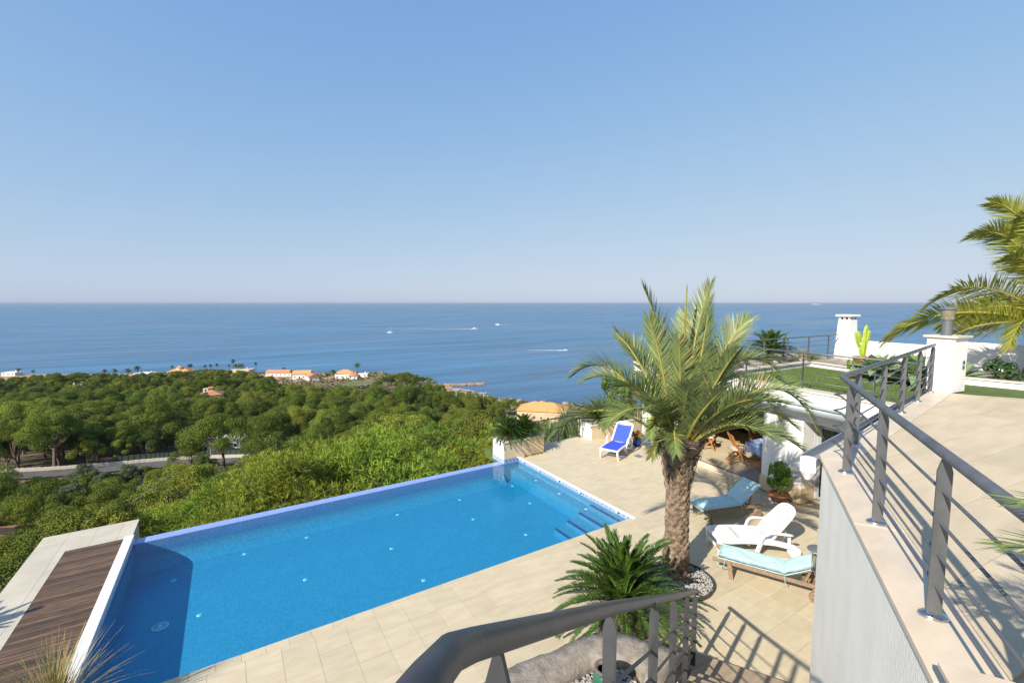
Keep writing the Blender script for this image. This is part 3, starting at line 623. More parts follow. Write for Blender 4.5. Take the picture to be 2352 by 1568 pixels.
def chimney():
    t = thing('chimney', 'white tapered chimney with slotted top at the end of the roof garden', 'chimney', (21.4, 8.47, 3.0), R(-10))
    t.scale = (.74, .74, 1)
    m = MB(); a, b, H = .40, .30, 1.62
    m.add([(-a, -a, 0), (a, -a, 0), (a, a, 0), (-a, a, 0), (-b, -b, H), (b, -b, H), (b, b, H), (-b, b, H)], [(3, 2, 1, 0), (4, 5, 6, 7), (0, 1, 5, 4), (1, 2, 6, 5), (2, 3, 7, 6), (3, 0, 4, 7)]); m.build('shaft', WHITE, t)
    for (x, y) in ((-.24, -.24), (.24, -.24), (.24, .24), (-.24, .24), (-.24, 0), (0, -.24), (.09, -.24), (-.09, -.24)):
        m = MB(); m.box((x, y, H + .06), (.1, .1, .12)); m.build('slot_post', WHITE, t)
    m = MB(); m.box((0, 0, H + .045), (.44, .44, .09)); m.build('flue', DARKWIN, t)
    m = MB(); m.box((0, 0, H + .17), (.82, .82, .09)); m.build('cap', WHITE, t, bevel=.02)
chimney()

# ---------------------------------------------------------------- upper terrace with its wall and the stair
UZ = 3.5
A1 = math.atan2(2.55 - .649, 5.92 - 2.774); d1 = V(math.cos(A1), math.sin(A1), 0); n1 = V(-d1.y, d1.x, 0)
A2 = math.atan2(3.25 - 2.55, 11.9 - 5.92); d2 = V(math.cos(A2), math.sin(A2), 0)
P0 = V(5.92, 2.55, 0); Pa = P0 - d1 * 7.2; Pb = P0 + d2 * 6.4
def off(p, k): return p - n1 * k
uw = thing('terrace_wall', 'tall pale stucco wall carrying the upper terrace', 'wall')
m = MB(); q = [Pa - n1 * .03, P0 - n1 * .03 - d1 * .02, Pb - V(0, .05, 0), Pb + V(.6, -8, 0), Pa + V(-1.5, -6, 0)]
m.prism([(p.x, p.y) for p in q], -1.0, UZ - .04); m.build('wall_face', STUCCO, uw)
cw = .33
def coping_run(a, b, da, nn, segs, w0):
    L = (b - a).length
    for k in range(segs):
        s0, s1 = a + da * (L * k / segs + .002), a + da * (L * (k + 1) / segs - .002)
        m = MB(); m.prism([(p.x, p.y) for p in (s0, s1, s1 - nn * w0, s0 - nn * w0)], UZ - .04, UZ + .002); m.build('coping_slab', MARBLE, uw, bevel=.004)
coping_run(Pa, P0 - d1 * .14, d1, n1, 4, cw)
n2 = V(-d2.y, d2.x, 0)
m = MB(); m.prism([(p.x, p.y) for p in (P0 - d1 * .138, P0, P0 + d2 * .2, P0 + d2 * .2 - n2 * cw, P0 - d1 * .138 - n1 * cw)], UZ - .04, UZ + .002); m.build('coping_slab', MARBLE, uw)
coping_run(P0 + d2 * .203, Pb, d2, n2, 4, cw)
# open gutter outside the second run
m = MB()
for k, (w, z0, z1) in enumerate(((.012, -.12, .0), (.012, -.12, -.03))):
    o = n2 * (.16 if k == 0 else .012); m.beam(tuple(P0 + d2 * -.12 + o + V(0, 0, UZ + (z0 + z1) / 2 - .02)), tuple(Pb - d2 * .4 + o + V(0, 0, UZ + (z0 + z1) / 2 - .02)), w, z1 - z0)
m.beam(tuple(P0 + d2 * -.12 + n2 * .085 + V(0, 0, UZ - .14)), tuple(Pb - d2 * .4 + n2 * .085 + V(0, 0, UZ - .14)), .16, .012)
gt = m.build('gutter', GREYMETAL, uw)
m = MB(); c = P0 + d2 * -.10 + n2 * .08; m.lathe([(.03, -.30), (.05, -.26), (.085, -.2), (.085, -.04)], 8, (c.x, c.y, UZ)); m.build('gutter_head', WHITE, uw)
# floor
kk = cw + .004; X1, X2 = Pa - n1 * kk, Pb - n2 * kk
den = d1.x * d2.y - d1.y * d2.x; tt = ((X2.x - X1.x) * d2.y - (X2.y - X1.y) * d2.x) / den; XC = X1 + d1 * tt
inn = [X1, XC, X2, V(12.25, 2.9, 0), V(12.4, 2.83, 0), V(12.85, 2.06, 0), V(13.2, 1.2, 0), V(13.5, -3.5, 0), V(1.0, -5.0, 0), Pa - n1 * 4]
m = MB(); m.prism([(p.x, p.y) for p in inn], UZ - .3, UZ - .018); uf = m.build('upper_terrace_floor', GROUT, label='warm sandstone paving of the upper terrace', kind='structure')
def inside(x, y, poly):
    c = False; n = len(poly)
    for i in range(n):
        a, b = poly[i], poly[(i + 1) % n]
        if (a.y > y) != (b.y > y) and x < (b.x - a.x) * (y - a.y) / (b.y - a.y) + a.x: c = not c
    return c
def clip(poly, a, b):
    """keep the part of poly left of a->b"""
    out = []; n = len(poly); sd = lambda p: (b[0] - a[0]) * (p[1] - a[1]) - (b[1] - a[1]) * (p[0] - a[0])
    for i in range(n):
        p, q = poly[i], poly[(i + 1) % n]; sp, sq = sd(p), sd(q)
        if sp >= 0: out.append(p)
        if (sp >= 0) != (sq >= 0): t = sp / (sp - sq); out.append((p[0] + (q[0] - p[0]) * t, p[1] + (q[1] - p[1]) * t))
    return out
ca, sa = math.cos(HA), math.sin(HA); TW, TD = .98, .49
I0, I1, I2 = inn[0], inn[1], inn[2]
for i in range(0, 15):
    for j in range(-7, 10):
        x0, y0 = .1 + TW * (i + .5 * (j % 2)), -.2 + TD * j; g = .002
        pl = [(x * ca - y * sa, x * sa + y * ca) for x, y in ((x0 + g, y0 + g), (x0 + TW - g, y0 + g), (x0 + TW - g, y0 + TD - g), (x0 + g, y0 + TD - g))]
        pl = clip(pl, (I1.x, I1.y), (I0.x, I0.y)) if pl else pl
        if len(pl) > 2: pl = clip(pl, (I2.x, I2.y), (I1.x, I1.y))
        if len(pl) > 2: pl = clip(pl, (13.3, -3.5), (12.25, 3.2))
        if len(pl) < 3: continue
        cx = sum(p[0] for p in pl) / len(pl); cy = sum(p[1] for p in pl) / len(pl)
        r_, f_ = rf(cx, cy)
        if f_ < 1.0 or r_ / f_ > 1.35 or not inside(cx, cy, inn): continue
        b = MB(); b.prism([(p[0] - cx, p[1] - cy) for p in pl], -.018, 0); b.build('tile', TILE_UP, uf, loc=(cx, cy, UZ + random.uniform(-.0006, .0004)))
# stair between the wall and its handrail
stair = thing('staircase', 'stone stair descending beside the stucco wall', 'staircase')
for k in range(19):
    z = UZ - .175 * (k + 1); c = d1 * (.90 + .304 * k) + n1 * (-.19)
    m = MB(); m.beam(tuple(c - d1 * .165 + V(0, 0, z - .25)), tuple(c + d1 * .165 + V(0, 0, z - .25)), 1.27, .5); m.build('tread', TILE_GREY if k < 13 else STEPWOOD, stair)  # unseen upper treads are kept pale to bounce light onto the stucco wall
m = MB(); c = d1 * (-.8) + n1 * (-.19); m.beam(tuple(c - d1 * 1.5 + V(0, 0, UZ - .6)), tuple(c + d1 * 1.53 + V(0, 0, UZ - .6)), 1.27, 1.2); m.build('landing', TILE_UP, stair)
m = MB(); c = d1 * 6.68 + n1 * (-.13); m.beam(tuple(c - n1 * .72 + V(0, 0, .075)), tuple(c + n1 * .74 + V(0, 0, .075)), .36, .17); m.build('bottom_step', STEPWOOD, stair, bevel=.006)
# pedestal block at the edge of the upper terrace
t = thing('pedestal_block', 'low stucco block with marble cap under the near railing', 'pedestal', (2.42, .34, UZ), A1)
m = MB(); m.box((0, 0, .09), (.55, .20, .18)); m.build('block', STUCCO, t)
m = MB(); m.box((0, 0, .195), (.62, .25, .03)); m.build('cap', MARBLE, t, bevel=.004)
# lamp pillar
t = thing('lamp_pillar', 'white square pillar with stone cap at the end of the steel railing', 'pillar', (12.52, 3.16, UZ), R(-9))
m = MB(); m.box((0, 0, .55), (.50, .46, 1.10)); m.build('shaft', WHITE, t, bevel=.008)
m = MB(); m.box((0, 0, 1.12), (.60, .56, .045)); m.build('cap', COPING, t, bevel=.005)
for z in (.50, .60):
    m = MB(); m.box((.12, -.234, z), (.09, .012, .075)); sk = m.build('socket', GREYMETAL, t)
    m = MB(); m.box((.12, -.2405, z), (.06, .004, .05)); m.build('socket_cover', DARKSTEEL, sk)
t = thing('bollard_lamp', 'grey lamp with amber glass and domed cap on the white pillar', 'lamp', (12.43, 3.16, UZ + 1.143))
m = MB(); m.lathe([(.085, 0), (.085, .30), (.10, .31), (.10, .335)], 24); m.build('post', LAMPGREY, t)
m = MB(); m.lathe([(.098, .335), (.118, .52)], 24); m.build('glass', AMBER, t)
m = MB(); m.lathe([(.10, .52), (.145, .525), (.145, .545), (.10, .575), (.001, .585)], 24); m.build('cap', LAMPGREY, t)
for a in range(3):
    q = a * 2.09; m = MB()
    m.tube([(.104 * math.cos(q), .104 * math.sin(q), .34), (.122 * math.cos(q + 1.2), .122 * math.sin(q + 1.2), .52)], .005, 5); m.tube([(.104 * math.cos(q + 1.2), .104 * math.sin(q + 1.2), .34), (.122 * math.cos(q), .122 * math.sin(q), .52)], .005, 5); m.build('cross_wire', LAMPW, t)
# wall lantern on the end of the stucco wall
t = thing('wall_lantern', 'amber glass lantern fixed to the far corner of the stucco wall', 'lantern', (5.99, 2.52, 1.98), 0, None, .8)
m = MB(); m.lathe([(.05, 0), (.05, .06), (.095, .07), (.095, .085)], 16); m.build('base', CHROME, t, True)
m = MB(); m.lathe([(.06, .085), (.085, .30)], 16); m.build('glass', AMBER, t, True)
m = MB(); m.lathe([(.16, .40), (.15, .415), (.03, .46), (.001, .47)], 18); m.build('cap', LAMPGREY, t)
for a in range(4): m = MB(); m.tube([(.088 * math.cos(a * 1.571), .088 * math.sin(a * 1.571), .08), (.1 * math.cos(a * 1.571), .1 * math.sin(a * 1.571), .42)], .005, 5); m.build('wire', CHROME, t)
m = MB(); m.beam((0, 0, .03), (.05, -.2, .03), .03, .03); m.build('bracket', CHROME, t)
# ---------------------------------------------------------------- railings
def post_mesh(h, w=.068, th=.014, tip=.075, nw=.030):
    b = MB(); z1 = h - tip; a = w / 2; c = nw / 2
    prof = [(-a, 0), (a, 0), (a, z1), (c, h), (-c, h), (-a, z1)]
    vs = [(x, y, z) for x in (-th / 2, th / 2) for y, z in prof]; n = 6
    b.add(vs, [tuple(range(n))[::-1], tuple(range(n, 2 * n))] + [(i, (i + 1) % n, n + (i + 1) % n, n + i) for i in range(n)])
    return b
def flange(mb, c, rz):
    q = Matrix.Rotation(rz, 3, 'Z'); vs = []; n = 24; prof = [(1.0, 0), (1.0, .012), (.93, .02), (.80, .022), (.74, .028), (.5, .029)]
    for s, z in prof:
        for j in range(n):
            a = 2 * math.pi * j / n; p = q @ V(math.cos(a) * .048 * s, math.sin(a) * .072 * s, z); vs.append(p + V(*c))
    mb.add(vs, [(i * n + j, i * n + (j + 1) % n, (i + 1) * n + (j + 1) % n, (i + 1) * n + j) for i in range(len(prof) - 1) for j in range(n)] + [tuple(range((len(prof) - 1) * n, len(prof) * n))])
def railing(name, label, posts, rail_path, bars, h, mat=STEEL, rr=.030, br=.0095, flanges=True, cat='railing', pw=.068, h_of=None):
    """posts: (x, y, z, heading); bars: list of point lists; rail_path: list of points"""
    t = thing(name, label, cat)
    for (x, y, z, a) in posts:
        o = post_mesh(h, pw).build('post', mat, t, loc=(x, y, z), rz=a)
        if flanges: b = MB(); flange(b, (0, 0, 0), 0); b.build('flange', CHROME, o, True)
    b = MB(); b.tube(rail_path, rr, 16); b.build('handrail', mat, t, True)
    for pts in bars: b = MB(); b.tube(pts, br, 8); b.build('bar', mat, t, True)
    return t
K1 = V(5.515, 2.112, UZ); e1 = V(math.cos(A1), math.sin(A1), 0); K4 = V(6.675, 2.481, UZ); e2 = V(12.0 - 6.675, 3.23 - 2.481, 0).normalized()
KC = V(5.958, 2.38, UZ)
p1 = [(K1 - e1 * 1.252 * k) for k in range(5)]; p2 = [(K4 + e2 * 1.344 * k) for k in range(5)]
ps = [(p.x, p.y, UZ, A1) for p in p1] + [(p.x, p.y, UZ, math.atan2(e2.y, e2.x)) for p in p2]
a, b = K1 - e1 * 5.4, K4 + e2 * 5.50
zz = lambda p, h: (p.x, p.y, UZ + h)
bars = []
for h in (.19, .375, .56, .745):
    o = (n1 * .5 + n2 * .5) * .055
    bars.append([zz(a, h), zz(K1, h), zz(KC - e1 * .1 + o * .3, h), zz(KC + o, h), zz(KC + e2 * .12 + o * .3, h), zz(K4, h), zz(b, h)])
railing('steel_railing', 'grey steel railing with flat posts along the upper terrace', ps, [zz(a, .955), zz(KC - e1 * .03, .955), zz(KC + e2 * .03, .955), zz(b, .955)], bars, .935)
# stair handrail
sp = [(1.436, 1.444, 3.86), (2.342, 1.945, 3.28), (3.40, 2.60, 2.545), (4.395, 3.185, 1.874), (5.405, 3.788, 1.205), (.50, .86, 4.47)]
t = thing('stair_railing', 'dark steel stair handrail sloping down in front of the cycad', 'railing')
for (x, y, z) in sp:
    o = post_mesh(1.12, .062, .013, .075, .022).build('post', DARKSTEEL, t, loc=(x, y, z - 1.10), rz=A1)
sd = (V(5.405, 3.788, 1.205) - V(1.436, 1.444, 3.86)).normalized()
T0 = V(.341, .735, 4.655); T1 = V(5.50, 3.845, 1.19)
b = MB(); b.tube([(.10, .47, 4.80), (.215, .575, 4.765), (.30, .68, 4.70), tuple(V(.40, .79, 4.60)), tuple(V(1.436, 1.444, 3.90)), tuple(V(3.42, 2.616, 2.575)), tuple(T1 + V(0, 0, .02))], .031, 18); b.build('handrail', DARKSTEEL, t, True)
for k in range(4):
    dz = -.27 - .2 * k; b = MB(); b.tube([tuple(V(.5, .86, 4.43) + V(0, 0, dz)), tuple(V(5.40, 3.787, 1.205) + V(0, 0, dz))], .0105, 8); b.build('bar', DARKSTEEL, t, True)
# roof garden railings
hq = V(math.cos(HA), math.sin(HA), 0); hp = V(-math.sin(HA), math.cos(HA), 0)
F0 = V(HX, HY, RZ + .03) + hq * (-.08)
pf_ = [F0 + hp * (.05 + 1.62 * k) for k in range(-1, 3)]
ra, rb = F0 + hp * -2.35, F0 + hp * 3.0
zf = lambda p, h: (p.x, p.y, RZ + .03 + h)
railing('roof_railing', 'slim grey railing along the front edge of the roof lawn', [(p.x, p.y, p.z, HA + R(90)) for p in pf_], [zf(ra, .93), zf(rb, .93)], [[zf(ra, h), zf(rb, h)] for h in (.2, .39, .58, .76)], .92, rr=.024, br=.008, flanges=False, pw=.05)
b0, b1 = V(14.0, 8.82, 3.06), V(21.0, 8.62, 3.06); bd = (b1 - b0).normalized()
railing('roof_railing', 'slim grey railing crossing the flower bed to the tapered chimney', [(*(b0 + bd * (.4 + 1.47 * k)), math.atan2(bd.y, bd.x)) for k in range(5)], [tuple(b0 + V(0, 0, .96)), tuple(b1 + V(0, 0, .96))], [[tuple(b0 + V(0, 0, h)), tuple(b1 + V(0, 0, h))] for h in (.2, .4, .59, .77)], .94, rr=.024, br=.008, flanges=False, pw=.05)
m = MB(); m.box((0, 0, .46), (.05, .05, .92)); g = m.build('gate_post', DARKSTEEL, None, loc=(12.2, 3.38, UZ - .42), label='black gate post beside the lamp pillar', cat='post')
# fence between the two planters
fp = [(9.62, 13.56, 0), (10.58, 13.55, 0), (11.59, 13.53, 0)]
railing('terrace_railing', 'short dark railing between the two stone planters', [(x, y, z, 0) for x, y, z in fp], [(9.42, 13.565, .93), (11.72, 13.53, .93)], [[(9.42, 13.565, h), (11.72, 13.53, h)] for h in (.2, .38, .56, .74)], .91, mat=DARKSTEEL, rr=.024, br=.009, flanges=False, pw=.055)
# ---------------------------------------------------------------- plants
def bez(p0, p1, p2, t): return p0 * (1 - t) ** 2 + p1 * (2 * t * (1 - t)) + p2 * t * t
def frond(p0, p1, p2, leaf=.42, n=46, w=.022, vang=30, start=.16, r0=.022, droop=.12, a0=62, a1=18, rng=random, up=V(0, 0, 1), roll=0.0, close=1.0, dry=0.0):
    mb = MB(); p0, p1, p2 = V(*p0), V(*p1), V(*p2); K = 14
    pts = [bez(p0, p1, p2, i / K) for i in range(K + 1)]
    mb.tube(pts, [max(r0 * (1 - .86 * i / K), .0025) for i in range(K + 1)], 5, m=1, cap=False)
    for i in range(n):
        u = (i + .5) / n; t = start + (1 - start) * u ** .92
        p = bez(p0, p1, p2, t); T = (bez(p0, p1, p2, min(t + .02, 1)) - bez(p0, p1, p2, t - .02)).normalized()
        S = T.cross(up)
        if S.length < .15: S = T.cross(V(1, .3, 0))
        S.normalize()
        if roll: S = Matrix.Rotation(R(roll), 3, T) @ S
        N = S.cross(T).normalized()
        a = R(a0 + (a1 - a0) * u ** 1.2); prof = (.45 + .55 * min(1, u / .22)) * (1 - .62 * max(0, u - .45) / .55)
        for sg in (-1, 1):
            L = leaf * prof * rng.uniform(.86, 1.1); va = R(vang + rng.uniform(-13, 13)); aa = a * rng.uniform(.86, 1.12) * close
            d = (T * math.cos(aa) + (S * sg * math.cos(va) + N * math.sin(va)) * math.sin(aa)).normalized()
            wd = d.cross(N); 
            if wd.length < .1: wd = d.cross(S)
            wd.normalize(); tw = rng.uniform(-.5, .5); wd = (wd * math.cos(tw) + d.cross(wd) * math.sin(tw)).normalized()
            g = V(0, 0, -1) * droop * L
            b0 = p; mid = p + d * L * .42 + g * .25; tip = p + d * L + g; ww = w * rng.uniform(.8, 1.1)
            mb.add([b0 - wd * ww * .3, b0 + wd * ww * .3, mid + wd * ww * .5, mid - wd * ww * .5, tip], [(0, 1, 2, 3), (3, 2, 4)], 2 if dry and rng.random() < dry * (1.6 if u < .3 else .8) else 0)
    return mb
PX4 = .4464 / 184.8        # metres per pixel of the working crop at the palm's distance
def palm_trunk(parent, H, r0, r1, r2, mat, mat2, seed=1, rows=26):
    rng = random.Random(seed); b = MB(); K = 40
    def rad(z): t = z / H; return np.interp(t, [0, .08, .3, .62, .80, .93, 1.0], [r0 * 1.12, r0, r1, r1 * 1.0, r1 * 1.18, r2, r2 * .8])
    b.lathe([(rad(H * i / K) * .90, H * i / K) for i in range(K + 1)], 18, m=0)
    # overlapping leaf bases
    z = .02; k = 0
    while z < H - .02:
        t = z / H; hi = t > .66; nn = 9 if not hi else 8; r = rad(z)
        for j in range(nn):
            a = 2 * math.pi * (j + .5 * (k % 2)) / nn + rng.uniform(-.12, .12); wd = 2 * math.pi * r / nn * rng.uniform(.95, 1.2); hh = (.135 if not hi else .20) * rng.uniform(.8, 1.25)
            out = r * rng.uniform(.05, .16) if not hi else r * rng.uniform(.10, .42); c, s_ = math.cos(a), math.sin(a); tx, ty = -s_, c
            def P(rr, o, zz): return (c * rr + tx * o, s_ * rr + ty * o, zz)
            zz = z + rng.uniform(-.02, .02); sk = rng.uniform(-.025, .025)
            vs = [P(r * .86, -wd * .5, zz), P(r * .86, wd * .5, zz), P(r * .93 + out * .4, wd * .46, zz + hh * .55), P(r * .93 + out * .4, -wd * .46, zz + hh * .55), P(r + out, wd * .16 + sk, zz + hh), P(r + out, -wd * .16 + sk, zz + hh), P(r * .84, wd * .3 + sk, zz + hh * .9), P(r * .84, -wd * .3 + sk, zz + hh * .9), P(r + out * .7 + .012, sk * .5, zz + hh * .5)]
            b.add(vs, [(0, 1, 8), (1, 2, 8), (2, 4, 8), (4, 5, 8), (5, 3, 8), (3, 0, 8), (4, 6, 7, 5), (2, 6, 4), (3, 5, 7)], 1 if hi else 0)
        z += .075 if not hi else .062; k += 1
    # hanging fibre strands near the top
    for i in range(150):
        a = rng.uniform(0, 6.28); zz = rng.uniform(H * .68, H); r = rad(zz) * rng.uniform(1.0, 1.12); L = rng.uniform(.08, .22); da = rng.uniform(-.9, .9)
        p = [(r * math.cos(a), r * math.sin(a), zz), ((r + .03) * math.cos(a + da * .25), (r + .03) * math.sin(a + da * .25), zz - L * .3), ((r + .012) * math.cos(a + da * .5), (r + .012) * math.sin(a + da * .5), zz - L)]
        b.tube(p, [.006, .005, .002], 4, m=1, cap=False)
    return b.build('trunk', [mat, mat2], parent)
PB = (7.20, 5.50)
palm = thing('palm_tree', 'young date palm with arching fronds beside the pool', 'palm tree', (*PB, .0), -YAW)
palm_trunk(palm, 2.72, .235, .20, .36, TRUNK, TRUNKDARK, 4)
FR = [  # tip x,y  control x,y  (pixels)  tip depth, control depth (m, + away)
 (810,185,1010,640,.35,.15),(1355,160,1150,640,.45,.2),(1455,275,1235,700,1.0,.5),(770,410,930,760,-.35,-.1),(610,540,860,800,.45,.2),
 (1180,375,1120,850,-.5,-.5),(1072,830,1072,1080,-1.75,-.75),(250,870,560,560,.2,.1),(60,1290,420,860,-.5,-.3),(480,880,800,860,-.95,-.5),
 (1710,440,1440,600,.6,.4),(1760,810,1400,470,-.25,-.1),(2110,1285,1800,560,-.2,-.1),(2030,1345,1720,680,.55,.35),(1945,1365,1620,760,1.1,.6),
 (1805,1335,1480,1030,-1.0,-.6),(1835,1205,1520,900,-.6,-.35),(700,1200,830,930,-1.15,-.55),(850,1290,900,1060,-1.35,-.75),(420,1150,760,880,-.9,-.5),
 (700,600,950,780,1.25,.6),(1300,400,1200,780,1.45,.7),(1610,700,1370,760,1.5,.8),(400,1000,760,740,1.3,.7),(1900,1050,1520,700,1.5,.8),
 (1000,520,1050,880,1.6,.7),(1260,900,1190,1010,-1.7,-.8),(890,800,990,1000,-1.6,-.7),(1420,1150,1280,1020,-1.75,-.9),
 (1560,960,1350,920,-1.3,-.7),(620,1000,850,900,-1.4,-.7),(1290,640,1200,900,-1.0,-.55),(930,560,1020,880,-.8,-.4),(760,1390,900,1190,-.8,-.4)]
rg = random.Random(11)
for (tx, ty, cx, cy, td, cdp) in FR:
    q = lambda x, y, d: V((x - 1080) * PX4, d, (1400 - y) * PX4 + 2.64)
    tip = q(tx, ty, td); ct = q(cx, cy, cdp); o = V(tip.x, tip.y, 0); o = o.normalized() * .16 if o.length > .05 else V(0, 0, 0)
    p0 = V(o.x, o.y, 2.58); L = (tip - p0).length
    fb = frond(p0, ct, tip, leaf=.36 + .12 * L, n=84, w=.021, roll=rg.uniform(-32, 32), vang=30, start=.2, r0=.034, droop=.06, a0=54, a1=22, rng=rg, dry=rg.choice((.01, .02, .03, .12)))
    fb.build('frond', [GREENFR, RACHIS, DRYLEAF], palm)
b = frond((0, 0, 2.6), (.01, 0, 3.9), (.045, 0, 5.52), leaf=.5, n=40, w=.02, vang=5, start=.35, r0=.02, droop=-.0, a0=6, a1=4, rng=rg); b.build('spear_leaf', [GREENY, RACHIS], palm)
# gravel ring round the palm
ring = thing('gravel_ring', 'ring of white pebbles in dark steel edging round the palm', 'gravel bed', (7.12, 5.32, 0))
n = 40; vs = []
for r_, z in ((.60, -.02), (.60, .085), (.59, .085), (.59, -.02)):
    for j in range(n): a = 2 * math.pi * j / n; vs.append((r_ * math.cos(a), r_ * math.sin(a), z))
m = MB(); m.add(vs, [(i * n + j, i * n + (j + 1) % n, ((i + 1) % 4) * n + (j + 1) % n, ((i + 1) % 4) * n + j) for i in range(4) for j in range(n)]); m.build('steel_edging', DARKSTEEL, ring, True)
m = MB(); m.lathe([(.59, -.02), (.59, .04), (.001, .05)], 30); m.build('soil', SOIL, ring)
def pebble_field(mb, n, inside_fn, z, s0, s1, rng):
    tv = [(1, 0, 0), (-1, 0, 0), (0, 1, 0), (0, -1, 0), (0, 0, 1), (0, 0, -1)]; tf = [(0, 2, 4), (2, 1, 4), (1, 3, 4), (3, 0, 4), (2, 0, 5), (1, 2, 5), (3, 1, 5), (0, 3, 5)]
    k = 0
    while k < n:
        p = inside_fn(rng)
        s = rng.uniform(s0, s1); e = Matrix.Rotation(rng.uniform(0, 6.28), 3, 'Z') @ Matrix.Rotation(rng.uniform(-.6, .6), 3, 'X'); sc = (s, s * rng.uniform(.6, .9), s * rng.uniform(.45, .75)); zz = z + rng.uniform(0, .02)
        mb.add([e @ V(v[0] * sc[0], v[1] * sc[1], v[2] * sc[2]) + V(p[0], p[1], zz) for v in tv], tf); k += 1
def indisc(r0, r1): 
    def f(rng): a = rng.uniform(0, 6.28); r = math.sqrt(rng.uniform(r0 * r0, r1 * r1)); return (r * math.cos(a), r * math.sin(a))
    return f
m = MB(); pebble_field(m, 1700, indisc(.05, .575), .045, .014, .028, random.Random(2)); m.build('pebbles', PEBW, ring, True, kind='stuff')

# cycads
def make_cycad(name, label, loc, rz, R_=1.05, nf=56, seed=1, lift=.32, s=1.0, group=None, leaf=.15, nleaf=84):
    rng = random.Random(seed); t = thing(name, label, 'cycad', loc, rz, group, s)
    b = MB(); pr = []; H = lift
    for i in range(9): pr.append((.12 + .035 * (i % 2) + .02 * math.sin(i), H * i / 8))
    b.lathe(pr + [(.02, H + .03)], 16); b.build('trunk', TRUNKDARK, t)
    metas = []
    for v in range(7):          # shared frond shapes at different droop
        q = v / 6; el = R(84 - 88 * q)
        L = R_ * (1.0 + .12 * rng.uniform(-1, 1)); p2 = V(L * math.cos(el) * 1.02, 0, L * math.sin(el) - L * (.05 + .13 * q)); p1 = V(L * .52 * math.cos(el + R(14)), 0, L * .62 * math.sin(min(el + R(20), R(88))) + .02)
        fb = frond((.04, 0, 0), p1, p2, leaf=leaf, n=nleaf, w=.015, vang=30, start=.08, r0=.011, droop=.03, a0=60, a1=34, rng=rng)
        metas.append(fb.mesh('frond', [CYCAD, CYRACHIS]))
    for i in range(nf):
        q = (i + .5) / nf; me = metas[min(6, int(q * 7))]
        o = obj('frond', me, t, (0, 0, H), i * 2.39996 + rng.uniform(-.2, .2)); o.scale = [rng.uniform(.88, 1.08)] * 3; o.rotation_euler = (rng.uniform(-.08, .08), rng.uniform(-.07, .07), i * 2.39996 + rng.uniform(-.2, .2))
    return t
cyc = make_cycad('cycad', 'large dark green cycad in front of the palm trunk', (5.28, 5.02, .05), 0, 1.15, 112, 3, .34)
m = MB(); m.lathe([(.44, -.02), (.42, .03), (.001, .07)], 24); m.build('planting_soil', SOIL, None, loc=(5.35, 5.05, 0), label='round patch of dark soil under the large cycad', cat='soil')
dup(cyc, (8.12, 13.27, .46), .6, 'left cycad of the pair in the pool corner planter', s=.66)
dup(cyc, (8.86, 13.32, .46), 2.0, 'right cycad of the pair in the pool corner planter', s=.62)
dup(cyc, (12.45, 13.4, .4), 1.1, 'cycad in the planter behind the blue lounger', s=.72)
dup(cyc, (13.35, 13.35, .4), 2.6, 'second cycad in the planter behind the blue lounger, further from the pool', s=.55)
dup(cyc, (18.0, 9.7, 3.02), .3, 'dark cycad behind the railing on the villa roof', s=.88)
dup(cyc, (13.75, 9.35, 3.0), 1.3, 'small cycad behind the palm crown at the edge of the roof bed', s=.5)
dup(cyc, (-4.75, 10.35, -.25), .4, 'cycad copy outside the paving border, standing in for an unseen plant', s=.8)  # unseen plant inferred from its shadow; a cycad copy stands in

# right hand palm: fans into the frame above the parapet
rp = thing('palm_tree', 'tall date palm with yellow green fronds at the right edge', 'palm tree', (18.6, 2.55, 3.25), -YAW)
palm_trunk(rp, 1.55, .30, .28, .42, TRUNK, TRUNKDARK, 9)
PXF = .5423 / (1574.7 / 12.0); rg = random.Random(21)
C0 = (1160, 880)
for (tx, ty, cx, cy, td, cdp) in [(770,110,1010,150,.4,.2),(740,240,1000,180,-.4,-.2),(600,330,900,190,.2,.1),(615,495,900,400,-.6,-.3),(225,795,560,480,-.3,-.2),(120,1005,420,690,.3,.1),(160,1110,430,800,-.7,-.4),(490,1005,720,720,-1.4,-.8),(1000,60,1060,350,.3,.1),
        (880,420,1000,520,-1.2,-.6),(640,930,900,640,1.0,.5),(1500,200,1300,350,.3,.1),(1800,500,1500,400,.3,.2),(2050,900,1700,560,0,0),(1700,1100,1500,700,-.8,-.4),(900,1100,1000,800,-1.8,-1.0),(1250,1080,1230,800,-1.9,-1.0),(1150,300,1150,500,-.8,-.3),(1400,950,1350,700,1.5,.8),(950,900,1020,700,1.7,.8),(1950,1200,1650,760,.5,.3),
        (760,700,960,600,-1.0,-.5),(700,1050,900,760,-1.5,-.9)]:
    q = lambda x, y, d: V((x - C0[0]) * PXF, d, (C0[1] - y) * PXF + 1.55)
    fb = frond(V(0, 0, 1.45), q(cx, cy, cdp), q(tx, ty, td), leaf=.80, n=110, w=.034, vang=12, start=.14, r0=.035, droop=.16, a0=62, a1=24, rng=rg, roll=(48 if tx < C0[0] else -48) + rg.uniform(-12, 12), dry=.07)
    fb.build('frond', [GREENY, RACHIS, DRYLEAF], rp)
